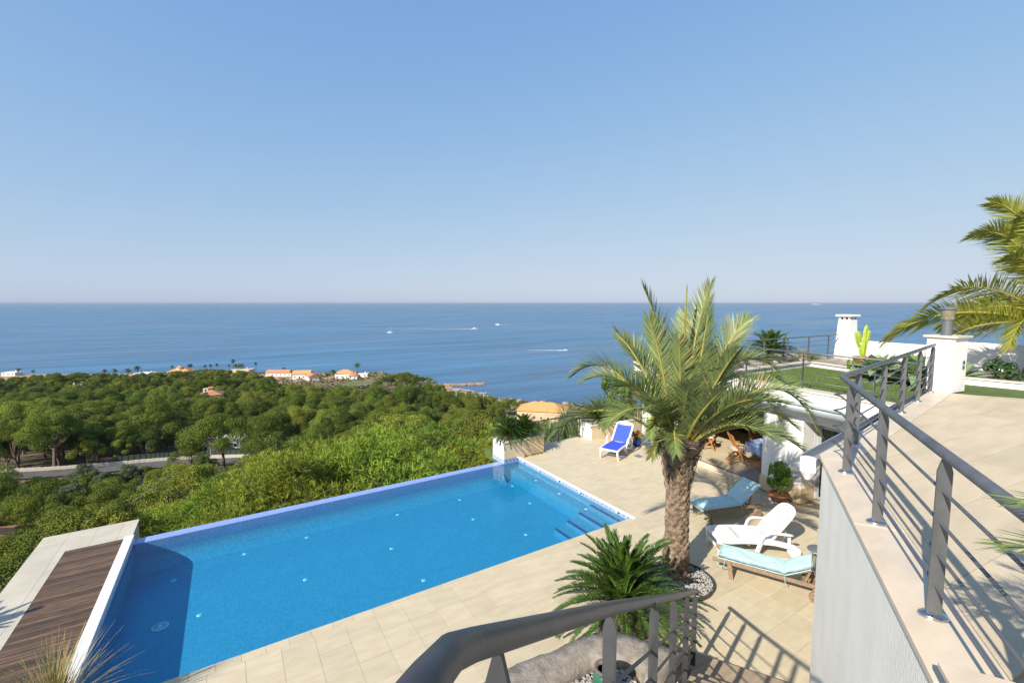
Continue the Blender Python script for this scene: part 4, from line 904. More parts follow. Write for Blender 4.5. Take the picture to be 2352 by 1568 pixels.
# potted palm beside the camera's right
pp = thing('potted_palm', 'small palm whose frond tips reach in above the near railing', 'palm tree', (2.95, -.38, UZ), 0)
m = MB(); m.lathe([(.16, 0), (.22, .34), (.25, .36), (.25, .40), (.21, .40), (.20, .34)], 20); m.build('pot', TERRA, pp, True)
b = MB(); b.lathe([(.09, .3), (.10, .55), (.07, .75)], 10); b.build('trunk', TRUNK, pp)
rg = random.Random(33)
for i in range(16):
    a = i * 2.4 + .3; L = rg.uniform(.75, .95); q = (i % 5) / 4; el = R(75 - 60 * q)
    fb = frond((0, 0, .7), (L * .5 * math.cos(a) * math.cos(el), L * .5 * math.sin(a) * math.cos(el), .7 + L * .55), (L * math.cos(a) * math.cos(el * .6), L * math.sin(a) * math.cos(el * .6), .75 + L * math.sin(el) * .8), leaf=.26, n=30, w=.014, vang=25, start=.2, r0=.009, rng=rg, a0=55, a1=18)
    fb.build('frond', [GREENFR, RACHIS], pp)

for (tx, ty, tz, zc) in ((2.26, .36, 4.62, .30), (2.20, .26, 4.50, .22), (2.36, .40, 4.42, .12), (2.30, .20, 4.74, .36)):
    tp = V(tx - 2.95, ty + .38, tz - UZ); fb = frond((0, 0, .72), (tp.x * .5, tp.y * .5, .9 + zc), tuple(tp), leaf=.27, n=40, w=.013, vang=20, start=.2, r0=.008, rng=rg, a0=58, a1=20); fb.build('frond', [GREENFR, RACHIS], pp)
# agaves, cactus, strelitzia, yucca, shrubs of the roof bed
def agave(name, label, loc, n=22, L=.75, seed=1, rz=0, wid=.085):
    rng = random.Random(seed); t = thing(name, label, 'agave', loc, rz)
    for i in range(n):
        a = i * 2.39996; q = i / n; el = R(12 + 68 * q); l = L * (1 - .35 * q) * rng.uniform(.9, 1.08); K = 7; vs = []
        for k in range(K + 1):
            s = k / K; w = wid * (math.sin(math.pi * min(.98, .22 + .78 * s)) ** .8) * (1 - .1 * s); 
            if k == K: w = .003
            e2_ = el - .5 * s * s * (1 - q); x = l * s * math.cos(e2_); z = .08 + l * s * math.sin(e2_)
            for o, dz in ((-w, w * .38), (0, 0), (w, w * .38)): vs.append((x * math.cos(a) - o * math.sin(a), x * math.sin(a) + o * math.cos(a), z + dz))
        fs = [(k * 3 + j, k * 3 + j + 1, k * 3 + j + 4, k * 3 + j + 3) for k in range(K) for j in range(2)]
        b = MB(); b.add(vs, fs); b.build('leaf', AGAVE, t, True)
    return t
agave('agave', 'broad leaved green agave beside the terracotta cactus pot', (16.9, 5.85, 3.02), 22, .70, 1, wid=.14).scale = (1.35, 1.35, 1.35)
agave('agave', 'big green agave behind the second railing post', (16.6, 4.75, 3.02), 26, .85, 2, wid=.14).scale = (1.35, 1.35, 1.35)
agave('agave', 'green agave nearest the lamp pillar', (16.2, 3.95, 3.0), 26, .80, 3, wid=.14).scale = (1.35, 1.35, 1.35)
agave('agave', 'small agave between the two larger ones', (17.6, 5.3, 3.05), 18, .6, 4)
t = thing('potted_cactus', 'yellow green columnar cactus in a terracotta pot by the white chimney', 'cactus', (18.85, 6.95, 3.06), 0, None, .86)
m = MB(); m.lathe([(.24, 0), (.32, .36), (.345, .37), (.345, .43), (.30, .43), (.28, .36)], 24); m.build('pot', TERRA, t, True)
m = MB(); m.lathe([(.28, .36), (.001, .38)], 16); m.build('soil', SOIL, t)
def cact(x, y, z0, z1, r, lean=(0, 0)):
    b = MB(); pr = []; n = 15; K = 9
    vs = []
    for k in range(K + 1):
        s = k / K; rr = r * (.75 + .35 * math.sin(math.pi * min(1, s * 1.05) ** .8)) * (1 if k < K else .25) * (1 + .08 * (k % 2))
        for j in range(n): a = 2 * math.pi * j / n; q = rr * (1 if j % 3 == 0 else .72); vs.append((x + lean[0] * s + q * math.cos(a), y + lean[1] * s + q * math.sin(a), z0 + (z1 - z0) * s))
    b.add(vs, [(k * n + j, k * n + (j + 1) % n, (k + 1) * n + (j + 1) % n, (k + 1) * n + j) for k in range(K) for j in range(n)] + [tuple(range(K * n, (K + 1) * n))]); return b
for i, (x, y, z0, z1, r, l) in enumerate(((.02, 0, .38, 1.72, .10, (.06, -.05)), (-.1, .12, .85, 1.42, .07, (-.1, .10)), (.06, -.1, 1.0, 1.5, .06, (.02, -.06)), (-.02, .1, 1.0, 1.46, .065, (-.02, .06)), (.0, .02, .36, .95, .08, (-.03, .1)))):
    cact(x, y, z0, z1, r, l).build('cactus_arm', CACTUS, t)
def blade_plant(name, label, cat, loc, mat, n, L, w, seed=1, spread=.5, z0=.0, bend=.35, part='leaf', joined=False, wide=False, stem=None, elmin=25, rz=0):
    rng = random.Random(seed); t = thing(name, label, cat, loc, rz); J = MB()
    for i in range(n):
        a = rng.uniform(0, 6.28); el = R(rng.uniform(elmin, 88)); l = L * rng.uniform(.7, 1.1); K = 5; vs = []; ox, oy = rng.uniform(-.06, .06) * spread * 2, rng.uniform(-.06, .06) * spread * 2
        for k in range(K + 1):
            s = k / K
            if wide: ww = w * (max(0, math.sin(math.pi * max(0, (s - .35) / .66))) ** .7 + .06) if s > .35 else w * .08
            else: ww = w * (1 - s * .9)
            e_ = el - bend * s * s * (1.2 - el / 1.57); x = l * s * math.cos(e_); z = z0 + l * s * math.sin(e_)
            for o in (-ww, ww): vs.append((ox + x * math.cos(a) - o * math.sin(a), oy + x * math.sin(a) + o * math.cos(a), z))
        fs = [(2 * k, 2 * k + 1, 2 * k + 3, 2 * k + 2) for k in range(K)]
        if joined: J.add(vs, fs)
        else: b = MB(); b.add(vs, fs); b.build(part, mat, t, True)
    if joined: J.build(part, mat, t, True)
    if stem: b = MB(); b.lathe([(stem[0], 0), (stem[0] * .8, stem[1])], 10); b.build('stem', TRUNK, t)
    return t
blade_plant('strelitzia', 'dark glossy strelitzia in the shaded bed by the parapet', 'plant', (16.0, 1.9, 3.54), STREL, 40, 1.25, .11, 3, 1.2, wide=True, bend=.3, elmin=35)
blade_plant('strelitzia', 'dark glossy plant at the right edge below the parapet', 'plant', (16.2, 1.1, 3.54), STREL, 34, 1.15, .11, 8, 1.2, wide=True, bend=.3, elmin=35)
blade_plant('yucca', 'little spiky yucca on a thin stem behind the roof railing', 'yucca', (19.4, 9.9, 3.05), AGAVE, 40, .38, .018, 5, .1, z0=.75, bend=.2, stem=(.035, .75), elmin=-20)
for i, (x, y, s, mt) in enumerate(((19.3, 9.3, .5, DRYGRASS), (20.0, 9.2, .55, DRYGRASS), (19.8, 8.9, .4, SHRUB), (20.3, 9.6, .6, DRYGRASS))):
    blade_plant('ornamental_grass', ('feathery dry grass clump nearest the little yucca', 'feathery dry grass clump beside the tapered chimney', 'small green grass clump before the tapered chimney', 'tall dry grass clump at the back of the roof bed')[i], 'grass clump', (x, y, 3.05), mt, 90, s, .006, 30 + i, 1.5, joined=True, part='blades', bend=.8, elmin=35)
def leafy(name, label, cat, loc, mat, R_, H, n, ls, seed=1, stem=True, z0=0.0, flow=None, nf=0, s=1.0, rz=0, squash=1.0, pot=None):
    rng = random.Random(seed); t = thing(name, label, cat, loc, rz, None, s); b = MB(); c = MB()
    cl = [(rng.gauss(0, .42) * R_, rng.gauss(0, .42) * R_, z0 + H * (.25 + .75 * rng.random()), R_ * rng.uniform(.22, .4)) for _ in range(max(6, n // 90))]
    def card(mb, sz):
        x, y, z, r = cl[rng.randrange(len(cl))]; d = V(rng.gauss(0, 1), rng.gauss(0, 1), rng.gauss(.2, 1)).normalized(); p = V(x, y, z) + d * r * rng.uniform(.6, 1.05)
        k = max(0.0, p.z - z0) / H; m_ = math.hypot(p.x, p.y); lim = R_ * (1.02 - .35 * k)
        if m_ > lim: p.x *= lim / m_; p.y *= lim / m_
        p.z = max(p.z, z0 + .02)
        nn = (d + V(rng.gauss(0, .5), rng.gauss(0, .5), rng.gauss(.2, .5))).normalized(); u = nn.orthogonal().normalized(); u = (Matrix.Rotation(rng.uniform(0, 6.28), 3, nn) @ u); w = nn.cross(u); z_ = sz * rng.uniform(.7, 1.25)
        mb.add([p - u * z_, p - w * z_ * .42, p + u * z_, p + w * z_ * .42], [(0, 1, 2, 3)])
    for i in range(n): card(b, ls)
    b.build('foliage', mat, t)
    if nf:
        for i in range(nf): card(c, ls * 1.0)
        c.build('blossom', flow, t)
    if stem:
        k = MB()
        for i in range(7): a = i * .9; k.tube([(0, 0, z0 - .02), (R_ * .25 * math.cos(a), R_ * .25 * math.sin(a), z0 + H * .4), (R_ * .5 * math.cos(a), R_ * .5 * math.sin(a), z0 + H * .8)], [.012 * R_ * 3, .008 * R_ * 3, .003 * R_ * 3], 5)
        k.build('stems', BARK, t)
    return t
rb = [(14.6, 9.3, SHRUB, .45, RED, 60, 'red flowering shrub at the corner of the roof bed'), (15.6, 9.4, SHRUB, .35, FLOWER, 25, 'low green shrub with yellow flowers before the roof cycad'), (16.6, 9.1, SHRUB, .28, RED, 0, 'low green cushion plant under the roof cycad'), (18.9, 6.2, SHRUB, .45, None, 0, 'pale succulent bush before the cactus pot'), (17.4, 6.6, BASIL, .30, None, 0, 'low bright green plant at the lawn kerb'), (15.0, 10.2, STREL, .6, RED, 30, 'tall dark shrub with red flowers at the roof end'), (16.4, 10.4, SHRUB, .55, None, 0, 'leafy bush at the far side of the roof bed')]
for i, (x, y, mt, r_, fl, nf, lb) in enumerate(rb): leafy('flowering_shrub' if nf else 'low_shrub', lb, 'shrub', (x, y, 3.05), mt, r_, r_ * 1.1, 700, .035, 50 + i, flow=fl, nf=nf * 3)
for i, (x, y) in enumerate(((14.7, 2.75), (15.1, 2.2), (15.3, 2.9))): leafy('ground_shrub', ('low dark shrub behind the kerb beside the pillar', 'low dark shrub in the middle of the shaded bed', 'low dark shrub under the strelitzia leaves')[i], 'shrub', (x, y, 3.54), STREL, .42, .35, 700, .04, 70 + i)
rng = random.Random(8); rocks = []
for i, (x, y, s) in enumerate(((15.2, 9.0, .14), (16.9, 8.95, .17), (17.2, 9.05, .12), (18.6, 9.2, .2), (19.0, 9.0, .15), (14.2, 9.1, .12))):
    b = MB(); b.lathe([(s * .6, -.02), (s, s * .2), (s * .85, s * .5), (s * .4, s * .72), (.001, s * .75)], 9, ell=.75)
    b.v = [(v[0] * rng.uniform(.8, 1.15), v[1] * rng.uniform(.8, 1.15), v[2] * rng.uniform(.85, 1.1)) for v in b.v]; b.build('garden_rock', COPING, None, loc=(x, y, 3.06), label='pale rock lying along the roof flower bed', cat='rock', group='rocks edging the roof bed')
# climber and shrub beyond the far planter
leafy('green_shrub', 'bright green leafy shrub beyond the far planter', 'shrub', (15.0, 15.0, -.6), SHRUB, .85, 2.6, 2600, .075, 91)
m = MB(); m.box((0, 0, .4), (.5, .5, 3.6)); m.box((0, 0, 2.25), (.62, .62, .1)); m.build('gate_pillar', PEACH, None, loc=(15.9, 15.0, -1.0), label='peach coloured garden pillar behind the palm crown', cat='pillar')
# ---------------------------------------------------------------- furniture and pots
def place(leg, az, local):
    c, s = math.cos(az), math.sin(az); return (leg[0] - (c * local[0] - s * local[1]), leg[1] - (s * local[0] + c * local[1]), 0)
# blue sling lounger
az = R(26); t = thing('sun_lounger', 'white plastic sun lounger with bright blue sling by the far planter', 'sun lounger', place((10.847, 11.07), az, (.08, 0)), az)
for s in (-1, 1):
    y = .315 * s
    m = MB(); m.tube(smooth_path([(0, y * .9, .30), (.06, y, .345), (.5, y, .345), (1.12, y, .31), (1.40, y, .28)], 5), .034, 10); m.build('side_rail', PLASTIC, t, True)
    m = MB(); m.tube(smooth_path([(.03, y * .92, .30), (.0, y * .95, .18), (.07, y, .02), (.09, y, 0)], 5), [.034] * 15 + [.026], 10); m.build('front_leg', PLASTIC, t, True)
    m = MB(); m.tube(smooth_path([(.55, y, .33), (.80, y * 1.05, .12), (.88, y * 1.07, .012)], 5), .030, 8); m.build('leg', PLASTIC, t, True)
    m = MB(); m.tube(smooth_path([(.72, y * 1.12, .22), (.82, y * 1.2, .50), (1.02, y * 1.22, .56), (1.28, y * 1.2, .50), (1.46, y * 1.1, .26)], 6), .030, 10); m.build('armrest', PLASTIC, t, True)
    m = MB(); m.tube([(1.42, y * 1.02, .11), (1.42, y * 1.16, .11)], .11, 22); w = m.build('wheel', PLASTIC, t); m = MB(); m.tube([(1.42, y * 1.16, .11), (1.42, y * 1.175, .11)], .05, 14); m.build('hub', GREYMETAL, w)
    m = MB(); m.tube([(1.40, y, .28), (1.42, y * 1.05, .11)], .028, 8); m.build('rear_leg', PLASTIC, t, True)
m = MB(); m.tube(smooth_path([(.03, -.30, .31), (.0, -.15, .325), (0, .15, .325), (.03, .30, .31)], 5), .036, 10); m.build('foot_rail', PLASTIC, t, True)
m = MB(); bp = [(1.10, .295, .33), (1.32, .30, .52), (1.62, .30, .79), (1.71, .24, .875), (1.735, .1, .90)]
m.tube(smooth_path(bp + [(x, -y, z) for x, y, z in bp[::-1]], 5), .036, 10); m.build('back_frame', PLASTIC, t, True)
m = MB(); K = 10; vs = []
for i in range(K + 1):
    x = .10 + i * .1; 
    for yy in (-.285, 0, .285): vs.append((x, yy, .345 - .02 * (1 - abs(yy) / .285) - .02 * (x > 1)))
m.add(vs, [(i * 3 + j, i * 3 + j + 1, i * 3 + j + 4, i * 3 + j + 3) for i in range(K) for j in range(2)]); m.build('seat_sling', BLUEMESH, t, True)
m = MB(); vs = []
for i in range(9):
    q = i / 8; x = 1.12 + q * .52; z = .345 + q * .47
    for yy in (-.262, 0, .262): vs.append((x + .012 * (yy == 0), yy, z - .015 * (yy == 0)))
m.add(vs, [(i * 3 + j, i * 3 + j + 1, i * 3 + j + 4, i * 3 + j + 3) for i in range(8) for j in range(2)]); m.build('back_sling', BLUEMESH, t, True)
m = MB(); m.box((1.69, 0, .855), (.10, .40, .03), rot=Matrix.Rotation(R(-42), 3, 'Y')); m.build('head_panel', PLASTIC, t, bevel=.012)

# teak steamers with aqua cushions
def cushion(mb, x0, z0, x1, z1, w, th, K=10):
    d = V(x1 - x0, 0, z1 - z0); L = d.length; d.normalize(); n = V(-d.z, 0, d.x); J = 8; top = []; bot = []
    for i in range(K + 1):
        for j in range(J + 1):
            a, b = i / K, j / J * 2 - 1; e = min(min(a, 1 - a) * L / .05, (1 - abs(b)) * w / .09, 1.0); e = max(e, 0); puff = th * (.35 + .65 * math.sqrt(max(0, 1 - (1 - e) ** 2))) + .004 * math.sin(9 * a + 5 * b)
            p = V(x0, 0, z0) + d * (a * L) + V(0, b * w / 2, 0); top.append(p + n * puff); bot.append(p)
    N = len(top); f = []
    for i in range(K):
        for j in range(J): q = i * (J + 1) + j; f += [(q, q + J + 1, q + J + 2, q + 1), (N + q, N + q + 1, N + q + J + 2, N + q + J + 1)]
    rim = [i * (J + 1) for i in range(K + 1)] + [K * (J + 1) + j for j in range(1, J + 1)] + [i * (J + 1) + J for i in range(K - 1, -1, -1)] + [j for j in range(J - 1, 0, -1)]
    for a, b in zip(rim, rim[1:] + rim[:1]): f.append((a, b, N + b, N + a))
    mb.add(top + bot, f)
def steamer(label, loc, az, back):
    t = thing('sun_lounger', label, 'sun lounger', loc, az); bx, bz = back
    for s in (-1, 1):
        y = .27 * s
        m = MB(); m.beam((-.10, y, .31), (1.86, y, .27), .034, .075); m.build('side_rail', WOOD_GREY, t, bevel=.01)
        m = MB(); m.beam((.20, y + .035 * s, .33), (.25, y + .035 * s, 0), .03, .075); m.build('front_leg', WOOD_GREY, t, bevel=.006)
        m = MB(); m.beam((1.58, y, .27), (1.60, y, .10), .034, .07); m.build('rear_leg', WOOD_GREY, t, bevel=.006)
        m = MB(); m.tube([(1.60, y + .03 * s, .105), (1.60, y + .075 * s, .105)], .105, 24); w = m.build('wheel', WOOD_GREY, t)
        for a in range(4): m = MB(); m.tube([(1.60 + .055 * math.cos(a * 1.57 + .5), y + .074 * s, .105 + .055 * math.sin(a * 1.57 + .5)), (1.60 + .055 * math.cos(a * 1.57 + .5), y + .078 * s, .105 + .055 * math.sin(a * 1.57 + .5))], .012, 10); m.build('wheel_hole', SOIL, w)
        m = MB(); m.beam((1.12, y * .88, .34), (bx, y * .88, bz), .03, .05); m.build('back_rail', WOOD_GREY, t, bevel=.006)
        m = MB(); m.beam((1.12 + (bx - 1.12) * .62, y * .8, .33 + (bz - .33) * .6), (1.42, y * .8, .25), .022, .035); m.build('back_prop', WOOD_GREY, t)
    for x in (.2, .56, 1.06, 1.42): m = MB(); m.box((x, 0, .29), (.05, .50, .025)); m.build('cross_rail', WOOD_GREY, t)
    m = MB(); m.tube([(1.60, -.30, .105), (1.60, .30, .105)], .014, 8); m.build('axle', WOOD_GREY, t)
    for i in range(7): m = MB(); q = (i + .5) / 7; m.box((1.14 + (bx - 1.14) * q, 0, .345 + (bz - .345) * q), (.055, .46, .014), rot=Matrix.Rotation(-math.atan2(bz - .345, bx - 1.14), 3, 'Y')); m.build('back_slat', WOOD_GREY, t)
    for i in range(11): m = MB(); m.box((.06 + i * .098, 0, .345), (.07, .52, .014)); m.build('seat_slat', WOOD_GREY, t)
    m = MB(); cushion(m, 0, .355, 1.13, .35, .58, .055); c = m.build('seat_cushion', TEALFAB, t, True)
    m = MB(); cushion(m, 1.135, .352, bx - .02, bz + .03, .58, .055); c2 = m.build('back_cushion', TEALFAB, t, True)
    for s in (-1, 1):
        m = MB(); m.tube(smooth_path([(.03, .22 * s, .37), (-.03, .25 * s, .30), (.02, .27 * s, .20), (.10, .29 * s, .22), (.13, .30 * s, .36)], 4), .007, 5); m.build('tie', TEALSTRAP, c, True)
        m = MB(); m.tube(smooth_path([(1.13, .29 * s, .36), (1.12, .31 * s, .30), (1.14, .315 * s, .20)], 4), .006, 5); m.build('tie', TEALSTRAP, c2, True)
    m = MB(); m.tube(smooth_path([(bx - .1, -.30, bz), (bx - .12, -.31, bz - .12), (bx - .10, -.31, bz - .26)], 4), .008, 5); m.build('tie', TEALSTRAP, c2, True)
    return t
az1 = R(-16); steamer('weathered teak sun lounger with aqua cushion nearest the villa pier', place((9.66, 6.43), az1, (.25, -.27)), az1, (1.72, .76))
az2 = R(-63); steamer('weathered teak sun lounger with aqua cushion half hidden by the stucco wall', place((8.04, 4.86), az2, (.25, -.27)), az2, (1.76, .68))
# white plastic lounger
az = R(-33); t = thing('sun_lounger', 'all white slatted plastic sun lounger between the two aqua ones', 'sun lounger', place((8.70, 5.69), az, (.08, 0)), az)
def arch(x): return .355 + .035 * math.sin(math.pi * min(1, x / 1.2))
for i in range(9):
    y = -.215 + i * .0537; m = MB()
    pts = [(x, y, arch(x)) for x in (.13, .3, .5, .56)]; vs = []
    for seg in ((.14, .52), (.62, 1.14)):
        xs = [seg[0] + (seg[1] - seg[0]) * k / 5 for k in range(6)]; o = len(m.v)
        m.add([(x, y + d, arch(x) + z) for x in xs for d, z in ((-.0215, 0), (.0215, 0), (.0215, -.02), (-.0215, -.02))], [(k * 4 + j, k * 4 + (j + 1) % 4, k * 4 + 4 + (j + 1) % 4, k * 4 + 4 + j) for k in range(5) for j in range(4)] + [(3, 2, 1, 0), (20, 21, 22, 23)])
    m.build('seat_slat', PLASTIC, t, True)
for x in (.08, .57, 1.17):
    m = MB(); w = .12 if x < .5 else .1
    m.box((x, 0, arch(x) - .012), (w, .62 if x != .57 else .50, .03)); m.build('seat_crossbar', PLASTIC, t, bevel=.012)
for s in (-1, 1):
    y = .285 * s
    m = MB(); K = 12; vs = []
    for k in range(K + 1):
        x = .02 + 1.62 * k / K; z = arch(x) if x < 1.2 else .355 - .11 * (x - 1.2) / .44; hh = .10 if k > 1 else .07
        for d, zz in ((-.035, .012), (.035, .012), (.035, -hh), (-.035, -hh)): vs.append((x, y + d, z + zz))
    m.add(vs, [(k * 4 + j, k * 4 + (j + 1) % 4, k * 4 + 4 + (j + 1) % 4, k * 4 + 4 + j) for k in range(K) for j in range(4)] + [(3, 2, 1, 0), tuple(range(K * 4, K * 4 + 4))]); m.build('side_rail', PLASTIC, t, bevel=.012)
    m = MB(); m.beam((.06, y, .33), (.10, y * .98, 0), .06, .085); m.build('front_leg', PLASTIC, t, bevel=.015)
    m = MB(); m.beam((.93, y * 1.1, .36), (.80, y * 1.12, 0), .055, .085); m.build('middle_leg', PLASTIC, t, bevel=.015)
    m = MB(); m.tube(smooth_path([(.86, y * 1.12, .20), (.93, y * 1.2, .42), (1.0, y * 1.24, .52), (1.15, y * 1.26, .545), (1.55, y * 1.24, .50)], 5), .034, 10, flat=.75); m.build('armrest', PLASTIC, t, True)
    m = MB(); m.beam((1.50, y * 1.05, .50), (1.52, y, .28), .04, .06); m.build('arm_support', PLASTIC, t, bevel=.01)
    m = MB(); m.tube([(1.62, y - .05 * s, .12), (1.62, y + .07 * s, .12)], .12, 26); w = m.build('wheel', PLASTIC, t, bevel=.012); m = MB(); m.tube([(1.62, y + .072 * s, .12), (1.62, y + .08 * s, .12)], .085, 20); m.build('hub', PLASTIC, w)
m = MB(); m.beam((.09, -.27, .13), (.09, .27, .13), .045, .05); m.build('leg_brace', PLASTIC, t, bevel=.01)
m = MB(); m.beam((.70, -.24, .24), (.95, .24, .05), .04, .03); m.build('under_brace', PLASTIC, t)
for i in range(7):     # back: seven ribs following a rounded outline
    y = -.216 + i * .072; top = .93 - .10 * (abs(y) / .216) ** 2.2; m = MB(); K = 8; vs = []
    for k in range(K + 1):
        q = k / K * top / .93; wdt = .0395 * (1.05 - .10 * q); x = 1.17 + .50 * q; z = .36 + .60 * q; yy = y * (1.12 - .1 * q) 
        for d, n_ in ((-wdt, 0), (wdt, 0), (wdt, -.022), (-wdt, -.022)): vs.append((x - n_ * .77, yy + d, z + n_ * .64 * -1 * -1))
    m.add(vs, [(k * 4 + j, k * 4 + (j + 1) % 4, k * 4 + 4 + (j + 1) % 4, k * 4 + 4 + j) for k in range(K) for j in range(4)] + [(3, 2, 1, 0), tuple(range(K * 4, K * 4 + 4))]); m.build('back_rib', PLASTIC, t, True)
m = MB(); bo = [(1.16, .29, .37), (1.42, .285, .68), (1.60, .25, .885), (1.67, .15, .955), (1.685, 0, .975)]
m.tube(smooth_path(bo + [(x, -y, z) for x, y, z in bo[-2::-1]], 5), .026, 8); m.build('back_rim', PLASTIC, t, True)
m = MB(); m.beam((1.45, 0, .60), (1.58, 0, .28), .3, .03); m.build('back_prop', PLASTIC, t)

# dining set in the porch
PZ = .118
t = thing('dining_table', 'teak dining table inside the porch', 'table', (14.75, 7.65, PZ), HA)
for x in (-.55, .55):
    m = MB(); m.box((x, 0, .36), (.09, .12, .62)); m.build('leg', TEAK, t); m = MB(); m.box((x, 0, .035), (.10, .80, .07)); m.build('foot', TEAK, t, bevel=.01)
m = MB(); m.box((0, 0, .2), (1.1, .06, .09)); m.build('stretcher', TEAK, t)
for i in range(8): m = MB(); m.box((0, -.42 + i * .12, .70), (1.55, .112, .028)); m.build('top_slat', TEAK, t)
K = 44; ring = []; rng = random.Random(3)
def rect(q, a, b):
    per = 2 * (2 * a + 2 * b); d = q * per
    for (x0, y0, x1, y1) in ((-a, -b, a, -b), (a, -b, a, b), (a, b, -a, b), (-a, b, -a, -b)):
        L = abs(x1 - x0) + abs(y1 - y0)
        if d <= L: return (x0 + (x1 - x0) * d / L, y0 + (y1 - y0) * d / L)
        d -= L
    return (-a, -b)
vs = [(0, 0, .725)]; rows = ((.93, .728), (1.0, .722), (1.015, .66), (1.03, .56), (1.045, .42))
for k, (s, z) in enumerate(rows):
    for i in range(K):
        x, y = rect(i / K, .80, .50); wv = 1 + (.05 * math.sin(i * 1.9) * max(0, k - 1) / 3); vs.append((x * s * wv, y * s * wv, z - (.03 * math.sin(i * 1.1) if k == 4 else 0)))
m = MB(); m.add(vs, [(0, 1 + i, 1 + (i + 1) % K) for i in range(K)] + [(1 + k * K + i, 1 + (k + 1) * K + i, 1 + (k + 1) * K + (i + 1) % K, 1 + k * K + (i + 1) % K) for k in range(4) for i in range(K)])
m.build('tablecloth', CLOTHB, None, True, (14.75, 7.65, PZ), HA, label='blue patterned tablecloth hanging over the porch table', cat='tablecloth')
def teak_chair(label, loc, az):
    t = thing('folding_chair', label, 'chair', loc, az, 'teak folding chairs round the porch table')
    for s in (-1, 1):
        y = .22 * s
        m = MB(); m.beam((.24, y, 0), (-.20, y, .95), .025, .045); m.build('back_leg', TEAK, t); m = MB(); m.beam((-.26, y * .9, 0), (.20, y * .9, .44), .025, .045); m.build('front_leg', TEAK, t)
        m = MB(); m.beam((-.10, y * 1.08, .64), (.20, y * 1.08, .63), .05, .025); m.build('armrest', TEAK, t); m = MB(); m.beam((.17, y * 1.05, .43), (.17, y * 1.05, .63), .025, .03); m.build('arm_post', TEAK, t)
    for i in range(7): m = MB(); m.box((-.16 + i * .06, 0, .44), (.05, .42, .016)); m.build('seat_slat', TEAK, t)
    for i in range(6): m = MB(); q = i / 5; z = .52 + q * .40; m.box((.24 - .463 * z + .005, 0, z), (.014, .43, .055), rot=Matrix.Rotation(R(-25), 3, 'Y')); m.build('back_slat', TEAK, t)
    for x in (.16, -.2): m = MB(); m.box((x, 0, .09 if x > 0 else .07), (.025, .42, .035)); m.build('stretcher', TEAK, t)
    m = MB(); m.box((0, 0, .465), (.40, .40, .035)); m.build('seat_pad', CUSH, t, bevel=.012)
    return t
teak_chair('teak folding chair with its slatted back to the pool', (13.85, 8.42, PZ), R(-40))
teak_chair('teak folding chair alone beside the glass screen', (14.35, 9.75, PZ), R(-60))
teak_chair('teak folding chair between the table and the pier', (14.35, 6.98, PZ), R(60))
teak_chair('teak folding chair behind the table', (15.4, 8.6, PZ), R(-130))
m = MB(); m.box((0, 0, .008), (1.05, .75, .016)); m.build('door_mat', MAT, None, loc=(13.42, 7.45, .118), rz=HA, label='flat grey mat on the porch floor beside the pier', cat='mat')
m = MB(); K = 8; vs = [(i * .06, j * .05, .012 + .006 * math.sin(i * 1.7 + j)) for i in range(K + 1) for j in range(6)]; m.add(vs, [(i * 6 + j, (i + 1) * 6 + j, (i + 1) * 6 + j + 1, i * 6 + j + 1) for i in range(K) for j in range(5)])
m.build('towel', TOWEL, None, True, (11.55, 4.65, 0), R(20), label='white towel lying on the paving by the terrace door', cat='towel')

# pots
def pot(name, label, loc, prof, mat, n=26, cat='pot'):
    t = thing(name, label, cat, loc); m = MB(); m.lathe(prof, n); m.build('pot_body', mat, t, True); return t
def glazed(r, h): return [(r * .55, 0), (r * .62, .02), (r * .86, h * .35), (r, h * .72), (r * .97, h * .92), (r * 1.02, h * .95), (r * 1.02, h), (r * .92, h), (r * .88, h * .9), (.001, h * .86)]
t = pot('flower_pot', 'small blue glazed bowl of orange flowers behind the blue lounger', (12.75, 11.62, 0), glazed(.20, .24), BLUEPOT, cat='flower pot')
c = leafy('orange_flowers', 'dome of orange blossom in the small blue bowl', 'flowers', (12.75, 11.62, .2), SHRUB, .27, .28, 350, .03, 4, flow=FLOWER, nf=900)
t = pot('glazed_pot', 'large cobalt blue glazed pot against the white wall', (12.85, 11.02, 0), glazed(.29, .50), BLUEPOT)
t = thing('tall_cactus', 'tall pale cactus standing in the large cobalt pot', 'cactus', (12.85, 11.02, .42))
for i, (x, y, z0, z1, r, l) in enumerate(((0, 0, 0, 1.0, .07, (.03, .02)), (.1, .05, 0, .75, .055, (.06, .05)), (-.09, .04, 0, .8, .055, (-.05, .04)), (.02, -.1, 0, .6, .05, (.02, -.05)))): cact(x, y, z0, z1, r, l).build('cactus_arm', CACTUS, t)
t = pot('small_pot', 'tiny terracotta pot of pale succulents in front of the cobalt pot', (12.50, 10.80, 0), [(.06, 0), (.085, .13), (.095, .135), (.095, .16), (.08, .16), (.001, .14)], TERRA, 16)
leafy('succulent', 'pale pink succulent filling the tiny terracotta pot', 'succulent', (12.50, 10.80, .14), CUSH, .085, .08, 160, .014, 5, stem=False)
t = thing('fish_ornament', 'blue glass fish ornament beside the cobalt pot', 'ornament', (12.72, 10.55, 0))
m = MB(); m.lathe([(.05, 0), (.11, .05), (.14, .14), (.10, .24), (.04, .31), (.02, .33)], 18, ell=.55); m.build('body', BLUEPOT, t, True)
m = MB(); m.add([(0, -.012, .30), (.0, .012, .30), (.09, 0, .43), (.0, 0, .38), (-.09, 0, .44)], [(0, 1, 2), (0, 2, 3), (1, 3, 2), (0, 3, 4), (1, 4, 3), (0, 4, 1)]); m.build('tail_fin', BLUEPOT, t)
m = MB(); m.add([(.13, -.01, .16), (.13, .01, .16), (.21, 0, .23), (.20, 0, .10)], [(0, 2, 3), (1, 3, 2), (0, 1, 2), (0, 3, 1)]); m.build('side_fin', BLUEPOT, t)
